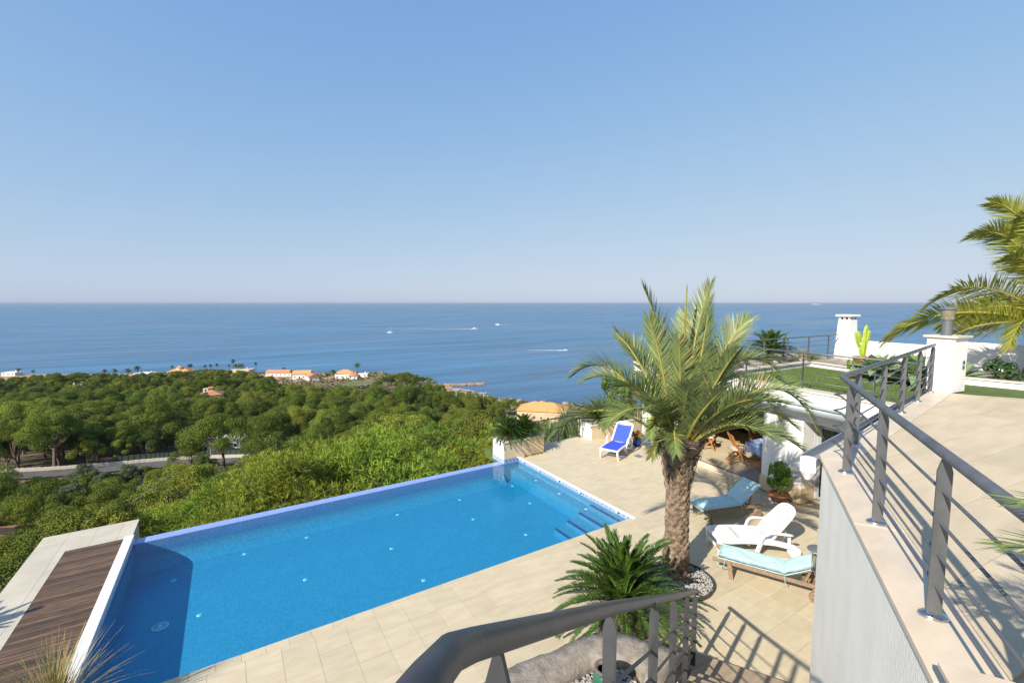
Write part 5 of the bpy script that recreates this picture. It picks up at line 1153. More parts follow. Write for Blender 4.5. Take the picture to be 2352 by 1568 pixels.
t = pot('terracotta_bowl', 'wide terracotta bowl on a white saucer at the villa pier', (12.30, 6.22, .02), [(.17, .015), (.24, .17), (.265, .18), (.265, .215), (.235, .215), (.21, .16), (.001, .17)], TERRA)
m = MB(); m.lathe([(.22, 0), (.245, .03), (.225, .03), (.001, .018)], 24); m.build('saucer', PLASTIC, t, True, (0, 0, -.018))
leafy('potted_herb', 'bright green leafy herb growing in the terracotta bowl', 'plant', (12.30, 6.22, .19), BASIL, .33, .80, 4200, .034, 6)
# tussock in a blue pot at the lower left
fx, fy = (-1.98, 7.28); t = pot('glazed_pot', 'blue glazed pot at the bottom left under the spiky grass', (fx, fy, 0), glazed(.20, .42), BLUEPOT)
blade_plant('spiky_grass', 'spiky green grass with dry yellow tips over the deck', 'grass clump', (fx, fy, .38), TUSSOCK, 260, .88, .0075, 12, .5, joined=True, part='blades', bend=.18, elmin=12)
# curved stone bench-like planter beside the stair
t = thing('stone_planter', 'rough weathered curved stone planter beside the stair', 'planter')
outer = [(1.9, 4.25), (2.6, 4.32), (3.2, 4.27), (3.65, 4.24), (4.02, 4.14), (4.25, 3.96), (4.38, 3.76), (4.50, 3.58), (4.66, 3.36)]
innr = [(1.9, 3.75), (2.6, 3.80), (3.1, 3.84), (3.5, 3.86), (3.70, 3.80), (3.86, 3.69), (3.96, 3.59), (3.93, 3.45), (3.86, 3.30)]
oo = smooth_path([(x, y, 0) for x, y in outer], 4); ii = smooth_path([(x, y, 0) for x, y in innr], 4); rg = random.Random(6)
pl = [(p.x + rg.uniform(-.012, .012), p.y + rg.uniform(-.012, .012)) for p in oo]; pi = [(p.x + rg.uniform(-.012, .012), p.y + rg.uniform(-.012, .012)) for p in ii]
n = len(pl); vs = []
for k in range(n):
    (ax, ay), (bx_, by_) = pl[k], pi[k]
    for q, z in ((0, -.2), (0, .45), (.0, .93), (.06, 1.0), (.35, 1.015), (.7, 1.005), (.95, .99), (1, .9), (1, -.2)):
        vs.append((ax + (bx_ - ax) * q, ay + (by_ - ay) * q, z + rg.uniform(-.012, .012)))
m = MB(); m.add(vs, [(k * 9 + j, k * 9 + j + 1, (k + 1) * 9 + j + 1, (k + 1) * 9 + j) for k in range(n - 1) for j in range(8)] + [tuple(range(9))[::-1], tuple(range((n - 1) * 9, n * 9))]); m.build('stone_wall', ROUGH, t, True)
m = MB(); sb = [(1.9, 2.0), (4.05, 3.0)]; m.prism([(1.9, 3.72)] + [(p.x, p.y) for p in ii[1:-1]] + [(4.3, 3.2), (1.9, 1.80)], .5, .86); m.build('soil', SOIL, t)
m = MB()
def ingr(rng): x = rng.uniform(2.6, 3.95); y0 = 1.85 + (x - 1.9) * .575; y1 = np.interp(x, [p[0] for p in innr], [p[1] for p in innr]) - .02; return (x, rng.uniform(y0, max(y0 + .02, y1)))
pebble_field(m, 2200, ingr, .87, .016, .034, random.Random(9)); m.build('gravel', GRAVEL, t, kind='stuff')
t = pot('green_pot', 'dark green glazed jar with brown rim in the gravel by the stair', (3.42, 3.50, .84), [(.09, 0), (.13, .05), (.15, .16), (.13, .30), (.10, .36)], GREENPOT, 22, 'jar')
m = MB(); m.lathe([(.10, .36), (.125, .37), (.125, .395), (.09, .395), (.085, .36)], 20); m.build('rim', BARK, t, True)
# ---------------------------------------------------------------- pines
def np_mesh(name, verts, faces_per, mats, midx=None):
    """verts (n, k, 3): n separate k-gons"""
    n, k, _ = verts.shape; me = bpy.data.meshes.new(name); me.vertices.add(n * k); me.vertices.foreach_set('co', verts.reshape(-1).astype(np.float32))
    me.loops.add(n * k); me.loops.foreach_set('vertex_index', np.arange(n * k, dtype=np.int32)); me.polygons.add(n); me.polygons.foreach_set('loop_start', np.arange(0, n * k, k, dtype=np.int32))
    try: me.polygons.foreach_set('loop_total', np.full(n, k, dtype=np.int32))
    except Exception: pass
    for mt in mats: me.materials.append(mt)
    me.update(calc_edges=True); return me
def unit(a): return a / np.maximum(np.linalg.norm(a, axis=-1, keepdims=True), 1e-9)
def clump_cards(rs, centers, radii, per, size, squash=.75, jit=.55, aspect=.5, tri=False):
    out = []
    for c, r in zip(centers, radii):
        k = int(per * (r / radii.mean()) ** 2); d = unit(rs.normal(size=(k, 3)) + np.array([0, 0, .6])); p = c + d * r * np.array([1, 1, squash]) * rs.uniform(.72, 1.06, (k, 1))
        nn = unit(d + rs.normal(size=(k, 3)) * jit); a = unit(np.cross(nn, rs.normal(size=(k, 3)))); b = np.cross(nn, a); s = size * rs.uniform(.6, 1.3, (k, 1))
        out.append(np.stack([p - a * s, p - b * s * aspect, p + a * s, p + b * s * aspect], 1))
    return np.concatenate(out)
def pine_shape(seed, R_, H, th, ncl, per, size, mat, umbrella=.5):
    rs = np.random.RandomState(seed); u = rs.rand(ncl) ** .6; a = rs.rand(ncl) * 6.283 ; lob = 1 + .22 * np.sin(a * 3 + seed) + .12 * np.sin(a * 5 + 2 * seed)
    r = u * R_ * .86 * lob; top = np.sqrt(np.clip(1 - (u * .92) ** 2, 0, 1)); z = th + H * (umbrella * top + (1 - umbrella) * top * rs.uniform(.15, 1, ncl)) * rs.uniform(.78, 1.06, ncl)
    c = np.stack([r * np.cos(a), r * np.sin(a), z], 1); rad = R_ * rs.uniform(.18, .36, ncl) * (1 - .22 * u)
    cards = clump_cards(rs, c, rad, per, size); crown = np_mesh('crown', cards, 4, [mat])
    b = MB(); rng = random.Random(seed); lean = (rng.uniform(-.5, .5), rng.uniform(-.5, .5)); tr = .022 * R_ + .1
    b.tube([(0, 0, -1.2), (lean[0] * .5, lean[1] * .5, th * .5), (lean[0], lean[1], th), (lean[0] * .8, lean[1] * .8, th + H * .55)], [tr * 1.2, tr, tr * .8, tr * .25], 7, cap=False)
    for i in rs.choice(ncl, min(12, ncl), replace=False):
        s0 = V(lean[0], lean[1], th * rng.uniform(.75, 1.15)); e = V(*c[i]); b.tube([tuple(s0), tuple((s0 + e) / 2 + V(0, 0, -.25)), tuple(e)], [tr * .42, tr * .3, tr * .12], 5, cap=False)
    return crown, b.mesh('trunk', BARK)
def near_pine_shape(seed, R_, H, th, ntw, mat):
    """loose crown of long needle tufts for the trees just beyond the pool"""
    rs = np.random.RandomState(seed); ncl = 60; u = rs.rand(ncl) ** .55; a = rs.rand(ncl) * 6.283; r = u * R_ * .85 * (1 + .2 * np.sin(a * 3 + seed)); top = np.sqrt(np.clip(1 - (u * .9) ** 2, 0, 1))
    c = np.stack([r * np.cos(a), r * np.sin(a), th + H * top * rs.uniform(.3, 1.05, ncl)], 1); rad = R_ * rs.uniform(.2, .34, ncl)
    per = ntw // ncl; P = []; Dv = []
    for ci, ri in zip(c, rad):
        d = unit(rs.normal(size=(per, 3)) + np.array([0, 0, .55])); P.append(ci + d * ri * rs.uniform(.35, 1.12, (per, 1)) * np.array([1, 1, .8])); Dv.append(unit(d + np.array([0, 0, .6]) + rs.normal(size=(per, 3)) * .35))
    P = np.concatenate(P); Dv = np.concatenate(Dv); tris = []
    for k in range(7):
        n = len(P); dd = unit(Dv + rs.normal(size=(n, 3)) * .55); L = rs.uniform(.16, .34, (n, 1)); w = unit(np.cross(dd, rs.normal(size=(n, 3)))) * .020
        b0 = P + rs.normal(size=(n, 3)) * .03; tris.append(np.stack([b0 - w, b0 + w, b0 + dd * L], 1))
    crown = np_mesh('crown', np.concatenate(tris), 3, [mat])
    b = MB(); rng = random.Random(seed); tr = .16
    b.tube([(0, 0, -1.5), (.1, .1, th * .5), (.2, -.1, th), (.1, 0, th + H * .6)], [tr * 1.2, tr, tr * .8, tr * .25], 7, cap=False)
    for i in range(ncl):
        if i % 2: continue
        s0 = V(.15, 0, th * rng.uniform(.7, 1.2)); e = V(*c[i]); mid = (s0 + e) / 2 + V(rng.uniform(-.3, .3), rng.uniform(-.3, .3), -.2); b.tube([tuple(s0), tuple(mid), tuple(e)], [tr * .35, tr * .25, tr * .1], 5, cap=False)
        for q in range(5):
            e2 = e + V(rng.gauss(0, .6), rng.gauss(0, .6), rng.uniform(.1, .8)); b.tube([tuple(mid + (e - mid) * rng.uniform(.3, 1)), tuple(e2)], [.022, .008], 4, cap=False)
    return crown, b.mesh('trunk', BARK)
PS = [pine_shape(1, 4.6, 6.2, 2.2, 30, 800, .082, PINE, .45), pine_shape(2, 4.2, 6.6, 1.8, 32, 780, .082, PINE2, .25), pine_shape(3, 5.4, 5.4, 3.4, 34, 850, .088, PINE, .5), pine_shape(4, 3.4, 7.0, 1.6, 28, 720, .08, PINE3, .2), pine_shape(5, 5.0, 5.0, 3.8, 30, 820, .085, PINE3, .55), pine_shape(6, 4.4, 6.4, 2.2, 26, 820, .085, PINE, .3), pine_shape(7, 3.8, 5.6, 1.8, 25, 780, .082, PINE2, .3)]
OS = [pine_shape(11, 2.2, 2.4, .8, 24, 320, .07, OLIVE, .3), pine_shape(12, 1.8, 1.8, .4, 22, 320, .065, PINE, .3)]
NS = [near_pine_shape(21, 3.3, 3.8, 3.0, 4200, PINE_NEAR), near_pine_shape(22, 3.0, 4.4, 3.2, 4200, PINE_NEAR), near_pine_shape(23, 3.6, 3.4, 3.2, 4600, PINE_NEAR)]
def topy(x, y, z):
    r, f = rf(x, y); return 694 + (CAMZ - z) / f * 1045
rt_ = random.Random(77); CLEAR = []
def clear(px, f, r): CLEAR.append((*site(px, f), r))
for (px, f, r) in ((770, 262, 9), (800, 272, 13), (840, 285, 15), (880, 300, 14), (905, 318, 10), (960, 318, 11), (1000, 338, 12), (820, 352, 14), (860, 360, 9), (470, 130, 7), (540, 140, 9), (575, 150, 8), (690, 132, 6), (280, 235, 8), (420, 225, 6), (1040, 352, 12), (1080, 345, 8)): clear(px, f, r)
HOUSES = []   # filled below, positions first so that trees keep clear of them
HL = [  # px, f, width, depth, height, roof, wall material, roof material, turn, label
 (409, 402, 17, 12, 6.5, 'hip', PEACH, ROOFORANGE, .2, 'peach villa with an octagonal turret among the shore palms'),
 (149, 300, 9, 8, 6.5, 'flat', HWHITE, HWHITE, .1, 'white box shaped house standing out of the pines'),
 (18, 412, 11, 8, 3.5, 'flat', HWHITE, HWHITE, .1, 'low white flat roofed house at the left edge'),
 (330, 395, 16, 10, 5.0, 'flat', PEACH, HWHITE, -.1, 'beige flat roofed house behind the shore pines'),
 (305, 372, 9, 8, 5.0, 'gable', PEACH, ROOFTILE, .3, 'small reddish house between the pines'),
 (552, 418, 17, 10, 5.5, 'flat', PEACH, COPING, 0, 'beige flat roofed house below the tall fan palms'),
 (476, 262, 11, 10, 6.0, 'hip', CREAM, ROOFTILE, .4, 'cream house with red roof and a small bell gable'),
 (640, 405, 22, 9, 4.2, 'gable', HWHITE, ROOFTILE, .05, 'long low white house with terracotta roof by the shore'),
 (690, 392, 14, 10, 5.2, 'gable', HWHITE, ROOFORANGE, .25, 'white house with pale orange roof in the shore cluster'),
 (712, 380, 11, 8, 4.2, 'gable', HWHITE, ROOFTILE, -.9, 'white gabled house in front of the shore cluster'),
 (790, 392, 15, 11, 5.6, 'hip', HWHITE, ROOFORANGE, .15, 'white seaside house with orange hipped roof'),
 (808, 384, 7, 6, 3.4, 'hip', HWHITE, ROOFTILE, .15, 'small white annex beside the orange roofed seaside house'),
 (830, 398, 9, 6, 3.0, 'flat', HWHITE, HWHITE, .1, 'low white outbuilding at the shore edge'),
 (1248, 235, 25, 14, 7.6, 'hip', PEACH, ROOFORANGE, -.2, 'big house with ochre hipped roof below the terrace'),
 (-190, 29, 7, 6, 2.0, 'hip', CREAM, ROOFTILE, .35, 'house with red tiled roof at the left edge under the pines'),
 (505, 148, 12, 7, 3.0, 'flat', HWHITE, HWHITE, .2, 'low white pavilion behind the road fence'),
 (478, 138, 6, 5, 2.8, 'gable', CREAM, ROOFTILE, .2, 'small building with red roof behind the street lamp')]
for h in HL: clear(h[0], h[1], max(h[2], h[3]) * .62 + 1.5)
for h in HL[6:7] + HL[1:2] + HL[13:14]: clear(h[0], h[1] - 11, 7); clear(h[0], h[1] - 20, 5)
def blocked(x, y, pad=0):
    for cx, cy, r in CLEAR:
        if (x - cx) ** 2 + (y - cy) ** 2 < (r + pad) ** 2: return True
    for p in road_pts:
        if (x - p.x) ** 2 + (y - p.y) ** 2 < (4.6 + pad) ** 2: return True
    return False
cand = []; extra = []
sp_ = 7.3
for i in range(-75, 75):
    for j in range(2, 72):
        x0 = i * sp_; y0 = j * sp_; x = x0 + rt_.uniform(-2.4, 2.4) + (j % 2) * sp_ * .5; y = y0 + rt_.uniform(-2.4, 2.4)
        r, f = rf(x, y)
        if f < 46: continue
        px = 1176 + 1045 * r / f
        if px < -70 or px > 1400 or f > coast(px) - (9 if px > 940 else 14 if px > 580 else 10): continue
        if blocked(x, y, 2.5): continue
        s = (rt_.choice((rt_.uniform(.8, 1.1), rt_.uniform(1.05, 1.55))) if rt_.random() < .88 else rt_.uniform(.45, .75)) * (1.25 if f < 170 else 1.1 if f < 230 else .95)
        low = 70 < px < 540 and 58 < f < (101 if px < 280 else 84)
        if px > 880 and px < 1030 and 318 < f < 352: s *= 1.15
        if px > 1140: s *= .8
        if 540 <= px < 760 and f < 110: s *= .85
        if f > 330: s *= .85
        z = landz(x, y)
        if f < 101 and px < 600:
            lim = CAMZ - (np.interp(px, [-60, 0, 80, 270, 300, 540, 600], [1095, 1105, 1118, 1118, 1078, 1076, 1050]) - 694) / 1045 * f
            if not low: s = min(s, (lim - z) / 8.6)
            if s < .3: continue
        if f > (230 if px < 1010 else 140):
            lim = CAMZ - (np.interp(px, [0, 130, 300, 470, 560, 615, 640, 760, 850, 880, 930, 1000, 1025, 1060, 1180, 1300], [868, 855, 857, 846, 850, 866, 882, 890, 882, 862, 855, 870, 898, 905, 916, 942]) - 694) / 1045 * f
            s = min(s, (lim - z) / 8.8)
            if s < .22:
                s = rt_.uniform(.12, .2)
                for _k in range(5):
                    xa, ya = x + rt_.uniform(-4, 4), y + rt_.uniform(-4, 4)
                    if not blocked(xa, ya, -2): extra.append((xa, ya, landz(xa, ya), rt_.uniform(.12, .26)))
        if px > 1150 and f < 245:
            s = min(s, (CAMZ - (966 - 694) / 1045 * f - z) / 8.8)
            if s < .3: continue
        cand.append((f / s, f, px, x, y, z, s, low))
cand.sort(key=lambda c: c[0])
LMK = [(149, 300, 'near the white box house'), (476, 262, 'near the cream house with the bell gable'), (840, 285, 'around the bare clearing'), (1080, 240, 'near the floodlight masts'), (1248, 235, 'near the ochre roofed house'), (505, 148, 'near the white pavilion'), (659, 128, 'near the white van'), (1040, 345, 'near the jetty'), (700, 390, 'by the shore house cluster'), (409, 402, 'by the peach shore villa'), (40, 400, 'towards the shore at the left edge'), (40, 200, 'on the slope at the left edge'), (80, 118, 'behind the left bend of the road'), (330, 125, 'behind the road wall'), (300, 185, 'in the middle of the left wood'), (640, 190, 'in the middle of the wood'), (850, 170, 'above the bright pines'), (950, 335, 'on the knoll before the bay'), (700, 80, 'between the road and the bright pines'), (60, 60, 'on the slope left of the deck')]
LMK = [(*site(a, b), c) for a, b, c in LMK]
TONE = ('mid green', 'dark green', 'mid green', 'pale green', 'pale green', 'mid green', 'dark green'); FORM = ('domed', 'rounded', 'broad', 'slender', 'flat topped', 'lobed', 'compact')
def pine_label(k, s, x, y):
    d = min(LMK, key=lambda q: (q[0] - x) ** 2 + (q[1] - y) ** 2)[2]
    return '%s %s %s pine %s' % ('small' if s < .75 else 'medium' if s < 1.15 else 'large', TONE[k], FORM[k], d)
def put(shape, name, label, group, x, y, z, s, rz, cat='pine tree'):
    t = thing(name, label, cat, (x, y, z), rz, group, s); obj('crown', shape[0], t); obj('trunk', shape[1], t); return t
def shl(sh, x, y):
    r, f = rf(x, y); px = 1176 + 1045 * r / f; a = ('grey green', 'dark green')[sh is OS[1]]; b = 'before the left bend of the road' if px < 230 else 'before the middle of the road' if px < 390 else 'before the street lamp'; c = 'close to the road' if f > 84 else 'down the slope'
    return ('%s rounded shrub %s, %s' % (a, b, c), '%s shrubs %s, %s' % (a, b, c))
n_big = 0; rest = []
for (k, f, px, x, y, z, s, low) in cand:
    if low:
        if rt_.random() < .95:
            sh = OS[rt_.randrange(2)]; put(sh, 'hillside_shrub', *shl(sh, x, y), x, y, z, rt_.uniform(.8, 2.0), rt_.uniform(0, 6.28), 'shrub')
            for _k in range(3):
                x2, y2 = x + rt_.uniform(-3, 3), y + rt_.uniform(-3, 3); sh = OS[rt_.randrange(2)]; put(sh, 'hillside_shrub', *shl(sh, x2, y2), x2, y2, landz(x2, y2), rt_.uniform(.6, 1.1), rt_.uniform(0, 6.28), 'shrub')
        continue
    if n_big < 290:
        n_big += 1; k7 = rt_.randrange(7); lb = pine_label(k7, s, x, y); put(PS[k7], 'pine_tree', lb, lb.replace(' pine ', ' pines '), x, y, z, s, rt_.uniform(0, 6.28))
    else: rest.append((x, y, z, s))
rest += extra
# the rest of the wood: one mass of instanced pines
lib = bpy.data.collections.new('pine_library')
for i, (c, t) in enumerate(PS):
    o = bpy.data.objects.new('pine_form', c); lib.objects.link(o); d = bpy.data.objects.new('pine_form_trunk', t)
    d.parent = o
me = bpy.data.meshes.new('pine_wood'); me.from_pydata([(a, b, c) for a, b, c, d in rest], [], [])
for nm, vals in (('sz', [d for *_, d in rest]), ('rot', [rt_.uniform(0, 6.28) for _ in rest])):
    at = me.attributes.new(nm, 'FLOAT', 'POINT'); at.data.foreach_set('value', vals)
wood = obj('pine_wood', me, label='unbroken pine wood running down to the shore', cat='wood', kind='stuff')
ng = bpy.data.node_groups.new('scatter_pines', 'GeometryNodeTree'); ng.interface.new_socket('Geometry', in_out='INPUT', socket_type='NodeSocketGeometry'); ng.interface.new_socket('Geometry', in_out='OUTPUT', socket_type='NodeSocketGeometry')
N = ng.nodes; L = ng.links; gi = N.new('NodeGroupInput'); go = N.new('NodeGroupOutput'); ci = N.new('GeometryNodeCollectionInfo'); ci.inputs['Collection'].default_value = lib; ci.inputs['Separate Children'].default_value = True; ci.inputs['Reset Children'].default_value = True
ip = N.new('GeometryNodeInstanceOnPoints'); ip.inputs['Pick Instance'].default_value = True; L.new(gi.outputs[0], ip.inputs['Points']); L.new(ci.outputs[0], ip.inputs['Instance'])
a1_ = N.new('GeometryNodeInputNamedAttribute'); a1_.data_type = 'FLOAT'; a1_.inputs['Name'].default_value = 'sz'; L.new(a1_.outputs['Attribute'], ip.inputs['Scale'])
a2_ = N.new('GeometryNodeInputNamedAttribute'); a2_.data_type = 'FLOAT'; a2_.inputs['Name'].default_value = 'rot'; cx_ = N.new('ShaderNodeCombineXYZ'); L.new(a2_.outputs['Attribute'], cx_.inputs[2]); L.new(cx_.outputs[0], ip.inputs['Rotation'])
L.new(ip.outputs[0], go.inputs[0]); md = wood.modifiers.new('scatter', 'NODES'); md.node_group = ng
# bright pines right below the pool, following the slope line of the photograph
n_near = 0
def nl(dark, px, f, s):
    if dark: a = 'rounded pine left of the deck, %s' % ('close to the paving' if f < 30 else 'further down the slope'); return a, a
    b = 'left third' if px < 560 else 'middle' if px < 830 else 'right third'; a = '%s bright long needled pine beyond the %s of the pool edge, %s' % ('tall' if s > 1.1 else 'short', b, 'close to it' if f < 30 else 'further out'); return a, a
tyx = [-80, 0, 110, 250, 330, 450, 600, 720, 830, 1000, 1130, 1250]; tyy = [1130, 1150, 1190, 1170, 1190, 1140, 1085, 1050, 1015, 1000, 1010, 1030]
for i in range(-14, 16):
    for j in range(4, 16):
        x = i * 4.3 + rt_.uniform(-1.4, 1.4) + (j % 2) * 2.1; y = j * 4.3 + rt_.uniform(-1.4, 1.4); r, f = rf(x, y)
        if f < 19 or f > 47: continue
        px = 1176 + 1045 * r / f
        if px < -60 or px > 1200 or (px > 1090 and f < 24): continue
        if x > -5.4 and y < 17.5: continue
        if blocked(x, y, -1.5): continue
        z = landz(x, y); ty = np.interp(px, tyx, tyy) + rt_.choice((rt_.uniform(-8, 20), rt_.uniform(10, 90))); ztop = CAMZ - (ty - 694) / 1045 * f
        h = ztop - z; dark = px < 300
        if h < 2.2: continue
        if dark: sh = PS[rt_.randrange(7)]; hh = 8.4
        else: sh = NS[rt_.randrange(3)]; hh = 6.9
        s = min(h / hh, 1.5 if not dark else 1.0); z2 = ztop - hh * s; z2 = min(z2, z + .4)
        if z2 > z: z2 = z
        n_near += 1
        put(sh, 'young_pine', *nl(dark, px, f, s), x, y, max(z2, z - 2.5), s, rt_.uniform(0, 6.28))
print('TREES', n_big, len(rest), n_near, len(cand))

# ---------------------------------------------------------------- houses of the shore
def gable(mb, w, d, z, h, ov=.5, m=0):
    a, b = w / 2 + ov, d / 2 + ov; mb.add([(-a, -b, z), (a, -b, z), (a, b, z), (-a, b, z), (-a, 0, z + h), (a, 0, z + h), (-a, -b, z - .15), (a, -b, z - .15), (a, b, z - .15), (-a, b, z - .15)], [(0, 1, 5, 4), (2, 3, 4, 5), (3, 0, 4), (1, 2, 5), (6, 7, 1, 0), (7, 8, 2, 1), (8, 9, 3, 2), (9, 6, 0, 3), (9, 8, 7, 6)], m)
def hip(mb, w, d, z, h, ov=.5, m=0):
    a, b = w / 2 + ov, d / 2 + ov; k = max(a - b, .05); mb.add([(-a, -b, z), (a, -b, z), (a, b, z), (-a, b, z), (-k, 0, z + h), (k, 0, z + h), (-a, -b, z - .15), (a, -b, z - .15), (a, b, z - .15), (-a, b, z - .15)], [(0, 1, 5, 4), (2, 3, 4, 5), (3, 0, 4), (1, 2, 5), (6, 7, 1, 0), (7, 8, 2, 1), (8, 9, 3, 2), (9, 6, 0, 3), (9, 8, 7, 6)], m)
def house(px, f, w, d, h, roof, wm, rm, turn, label, ztop=None):
    x, y = site(px, f); z = landz(x, y) + .2
    if ztop is not None: z = ztop - h
    if 330 < f < 430: h *= .78
    t = thing('house', label, 'house', (x, y, z), -YAW + turn)
    m = MB(); m.box((0, 0, h / 2 - 1), (w, d, h + 2)); 
    if roof == 'gable': m.add([(-w / 2, -d / 2, h), (-w / 2, d / 2, h), (-w / 2, 0, h + d * .22), (w / 2, -d / 2, h), (w / 2, d / 2, h), (w / 2, 0, h + d * .22)], [(1, 0, 2), (3, 4, 5)])
    m.build('wall', wm, t)
    m = MB()
    if roof == 'gable': gable(m, w, d, h, d * .26)
    elif roof == 'hip': hip(m, w, d, h, min(w, d) * .24)
    else: m.box((0, 0, h + .15), (w + .4, d + .4, .3))
    r_ = m.build('roof', rm, t)
    m = MB(); m.box((w * .22, d * .1, h + .9), (.7, .7, 1.8)); m.box((w * .22, d * .1, h + 1.85), (.9, .9, .12)); m.build('chimney', wm, r_)
    nw = max(2, int(w / 3.2))
    for i in range(nw):
        xx = -w / 2 + (i + .5) * w / nw
        for zz in ([1.5] if h < 5 else [1.5, 4.2]):
            if zz + .8 > h: continue
            m = MB(); m.box((xx, -d / 2 - .02, zz), (1.1, .1, 1.3)); wd = m.build('window', HWHITE, t); m = MB(); m.box((xx, -d / 2 - .075, zz), (.9, .03, 1.1)); m.build('pane', DARKWIN, wd)
    for i in range(2):
        m = MB(); m.box((w / 2 + .02, -d / 4 + i * d / 2, 1.5), (.1, 1.0, 1.3)); wd = m.build('window', HWHITE, t); m = MB(); m.box((w / 2 + .075, -d / 4 + i * d / 2, 1.5), (.03, .8, 1.1)); m.build('pane', DARKWIN, wd)
    return t
hh_ = {}
for k, h in enumerate(HL): hh_[k] = house(*h)
t = hh_[0]; m = MB(); m.lathe([(2.2, 4.6), (2.2, 8.2)], 8, (0, -1.5, 0)); tu = m.build('turret', PEACH, t); m = MB(); m.lathe([(2.7, 8.2), (1.4, 9.3), (.05, 10.1)], 8, (0, -1.5, 0)); m.build('turret_roof', ROOFORANGE, tu)
for a in range(8): m = MB(); q = (a + .5) * math.pi / 4; m.box((2.1 * math.cos(q), -1.5 + 2.1 * math.sin(q), 7.0), (.12, .9, 1.3), rz=q); m.build('turret_window', HWHITE, tu)
t = hh_[6]; m = MB(); m.box((-2.6, 0, 7.8), (2.4, .8, 3.2)); bg = m.build('bell_gable', CREAM, t); m = MB(); gable(m, 2.4, .8, 9.4, .8, .15); m.build('bell_gable_roof', ROOFTILE, bg); m = MB(); m.box((-2.6, -.42, 8.2), (.8, .06, 1.2)); m.build('bell_opening', DARKWIN, bg)
# road wall, fence, street lamp, car, telegraph things
wv = thing('road_wall', 'low pale wall along the far side of the road', 'wall'); fe = thing('mesh_fence', 'green mesh fence behind the pale road wall', 'fence')
for i in range(12, len(road_pts) - 1):
    a, b = road_pts[i], road_pts[i + 1]; t_ = (b - a).normalized(); s = V(-t_.y, t_.x, 0) 
    if s.dot(V(math.sin(YAW), math.cos(YAW), 0)) < 0: s = -s
    za = max(landz(a.x, a.y), landz(*(a + s * 3.4).xy)) + .3; m = MB(); m.beam((a.x + s.x * 3.7, a.y + s.y * 3.7, za + .3), (b.x + s.x * 3.7, b.y + s.y * 3.7, za + .3), .35, 1.1); m.build('wall_section', COPING, wv)
    if i > 34:
        m = MB(); m.beam((a.x + s.x * 4.1, a.y + s.y * 4.1, za + 1.3), (b.x + s.x * 4.1, b.y + s.y * 4.1, za + 1.3), .04, 1.6); m.build('fence_panel', FENCEG, fe)
        m = MB(); m.box((a.x + s.x * 4.05, a.y + s.y * 4.05, za + 1.2), (.08, .08, 2.0)); m.build('fence_post', FENCEG, fe)
def street_lamp(label, px, f, h, tall=True):
    x, y = site(px, f); t = thing('street_lamp', label, 'street lamp', (x, y, landz(x, y)), -YAW)
    m = MB()
    if tall: m.tube(smooth_path([(0, 0, -1), (0, 0, h * .7), (.1, 0, h * .9), (.7, 0, h), (1.3, 0, h - .05)], 5), .09, 7); m.build('pole', LAMPW, t, True); m = MB(); m.box((1.6, 0, h - .1), (.9, .35, .22)); m.build('lamp_head', LAMPW, t, bevel=.05)
    else:
        m.tube([(0, 0, -1), (0, 0, h)], .12, 7); m.build('pole', LAMPW, t, True); m = MB(); m.box((0, 0, h), (2.8, .2, .2)); m.build('crossarm', LAMPW, t)
        for xx in (-1.1, 1.1): m = MB(); m.box((xx, -.1, h + .25), (.7, .3, .5)); m.build('floodlight', LAMPW, t)
    return t
street_lamp('curved street lamp standing beside the road', 467, 113, 8)
for i, (px, f) in enumerate(((1046, 250), (1110, 245), (1087, 232))): street_lamp(('floodlight mast left of the pair above the pines', 'floodlight mast nearest the terrace above the pines', 'floodlight mast lowest among the pines')[i], px, f, 13, False)
x, y = site(659, 128); t = thing('parked_van', 'white van parked under the pines', 'van', (x, y, landz(x, y) + .6), -YAW + .1)
m = MB(); m.box((0, 0, 1.05), (4.6, 1.8, 1.3)); m.box((-.3, 0, 1.9), (3.6, 1.65, .6), taper=.9); m.build('body', CAR, t, bevel=.12); 
for xx in (-1.4, -.2, 1.0): m = MB(); m.box((xx, -.86, 1.72), (.9, .05, .42)); m.build('window', DARKWIN, t)
for xx in (-1.5, 1.5):
    for yy in (-.85, .85): m = MB(); m.tube([(xx, yy - .1, .36), (xx, yy + .1, .36)], .36, 14); m.build('wheel', DARKWIN, t)
x, y = site(282, 236); m = MB(); m.box((0, 0, 0), (15, 9, .4)); m.build('tennis_court', M_('court_green', (.16, .30, .09), None, .9, 1), None, loc=(x, y, landz(x, y) + 1.0), rz=-YAW, label='bright green court glimpsed between pine trunks', kind='structure')
x, y = site(828, 352); m = MB(); m.box((0, 0, 0), (26, 16, .5)); m.build('meadow', LAWN, None, loc=(x, y, landz(x, y) + .4), rz=-YAW + .2, label='flat green garden lawn near the shore houses', kind='structure')
x, y = site(842, 338); m = MB(); m.box((0, 0, 1.2), (17, .5, 3.4)); m.build('garden_wall', ROUGH, None, loc=(x, y, landz(x, y)), rz=-YAW + .35, label='dark stone garden wall beside the green lawn', cat='wall')
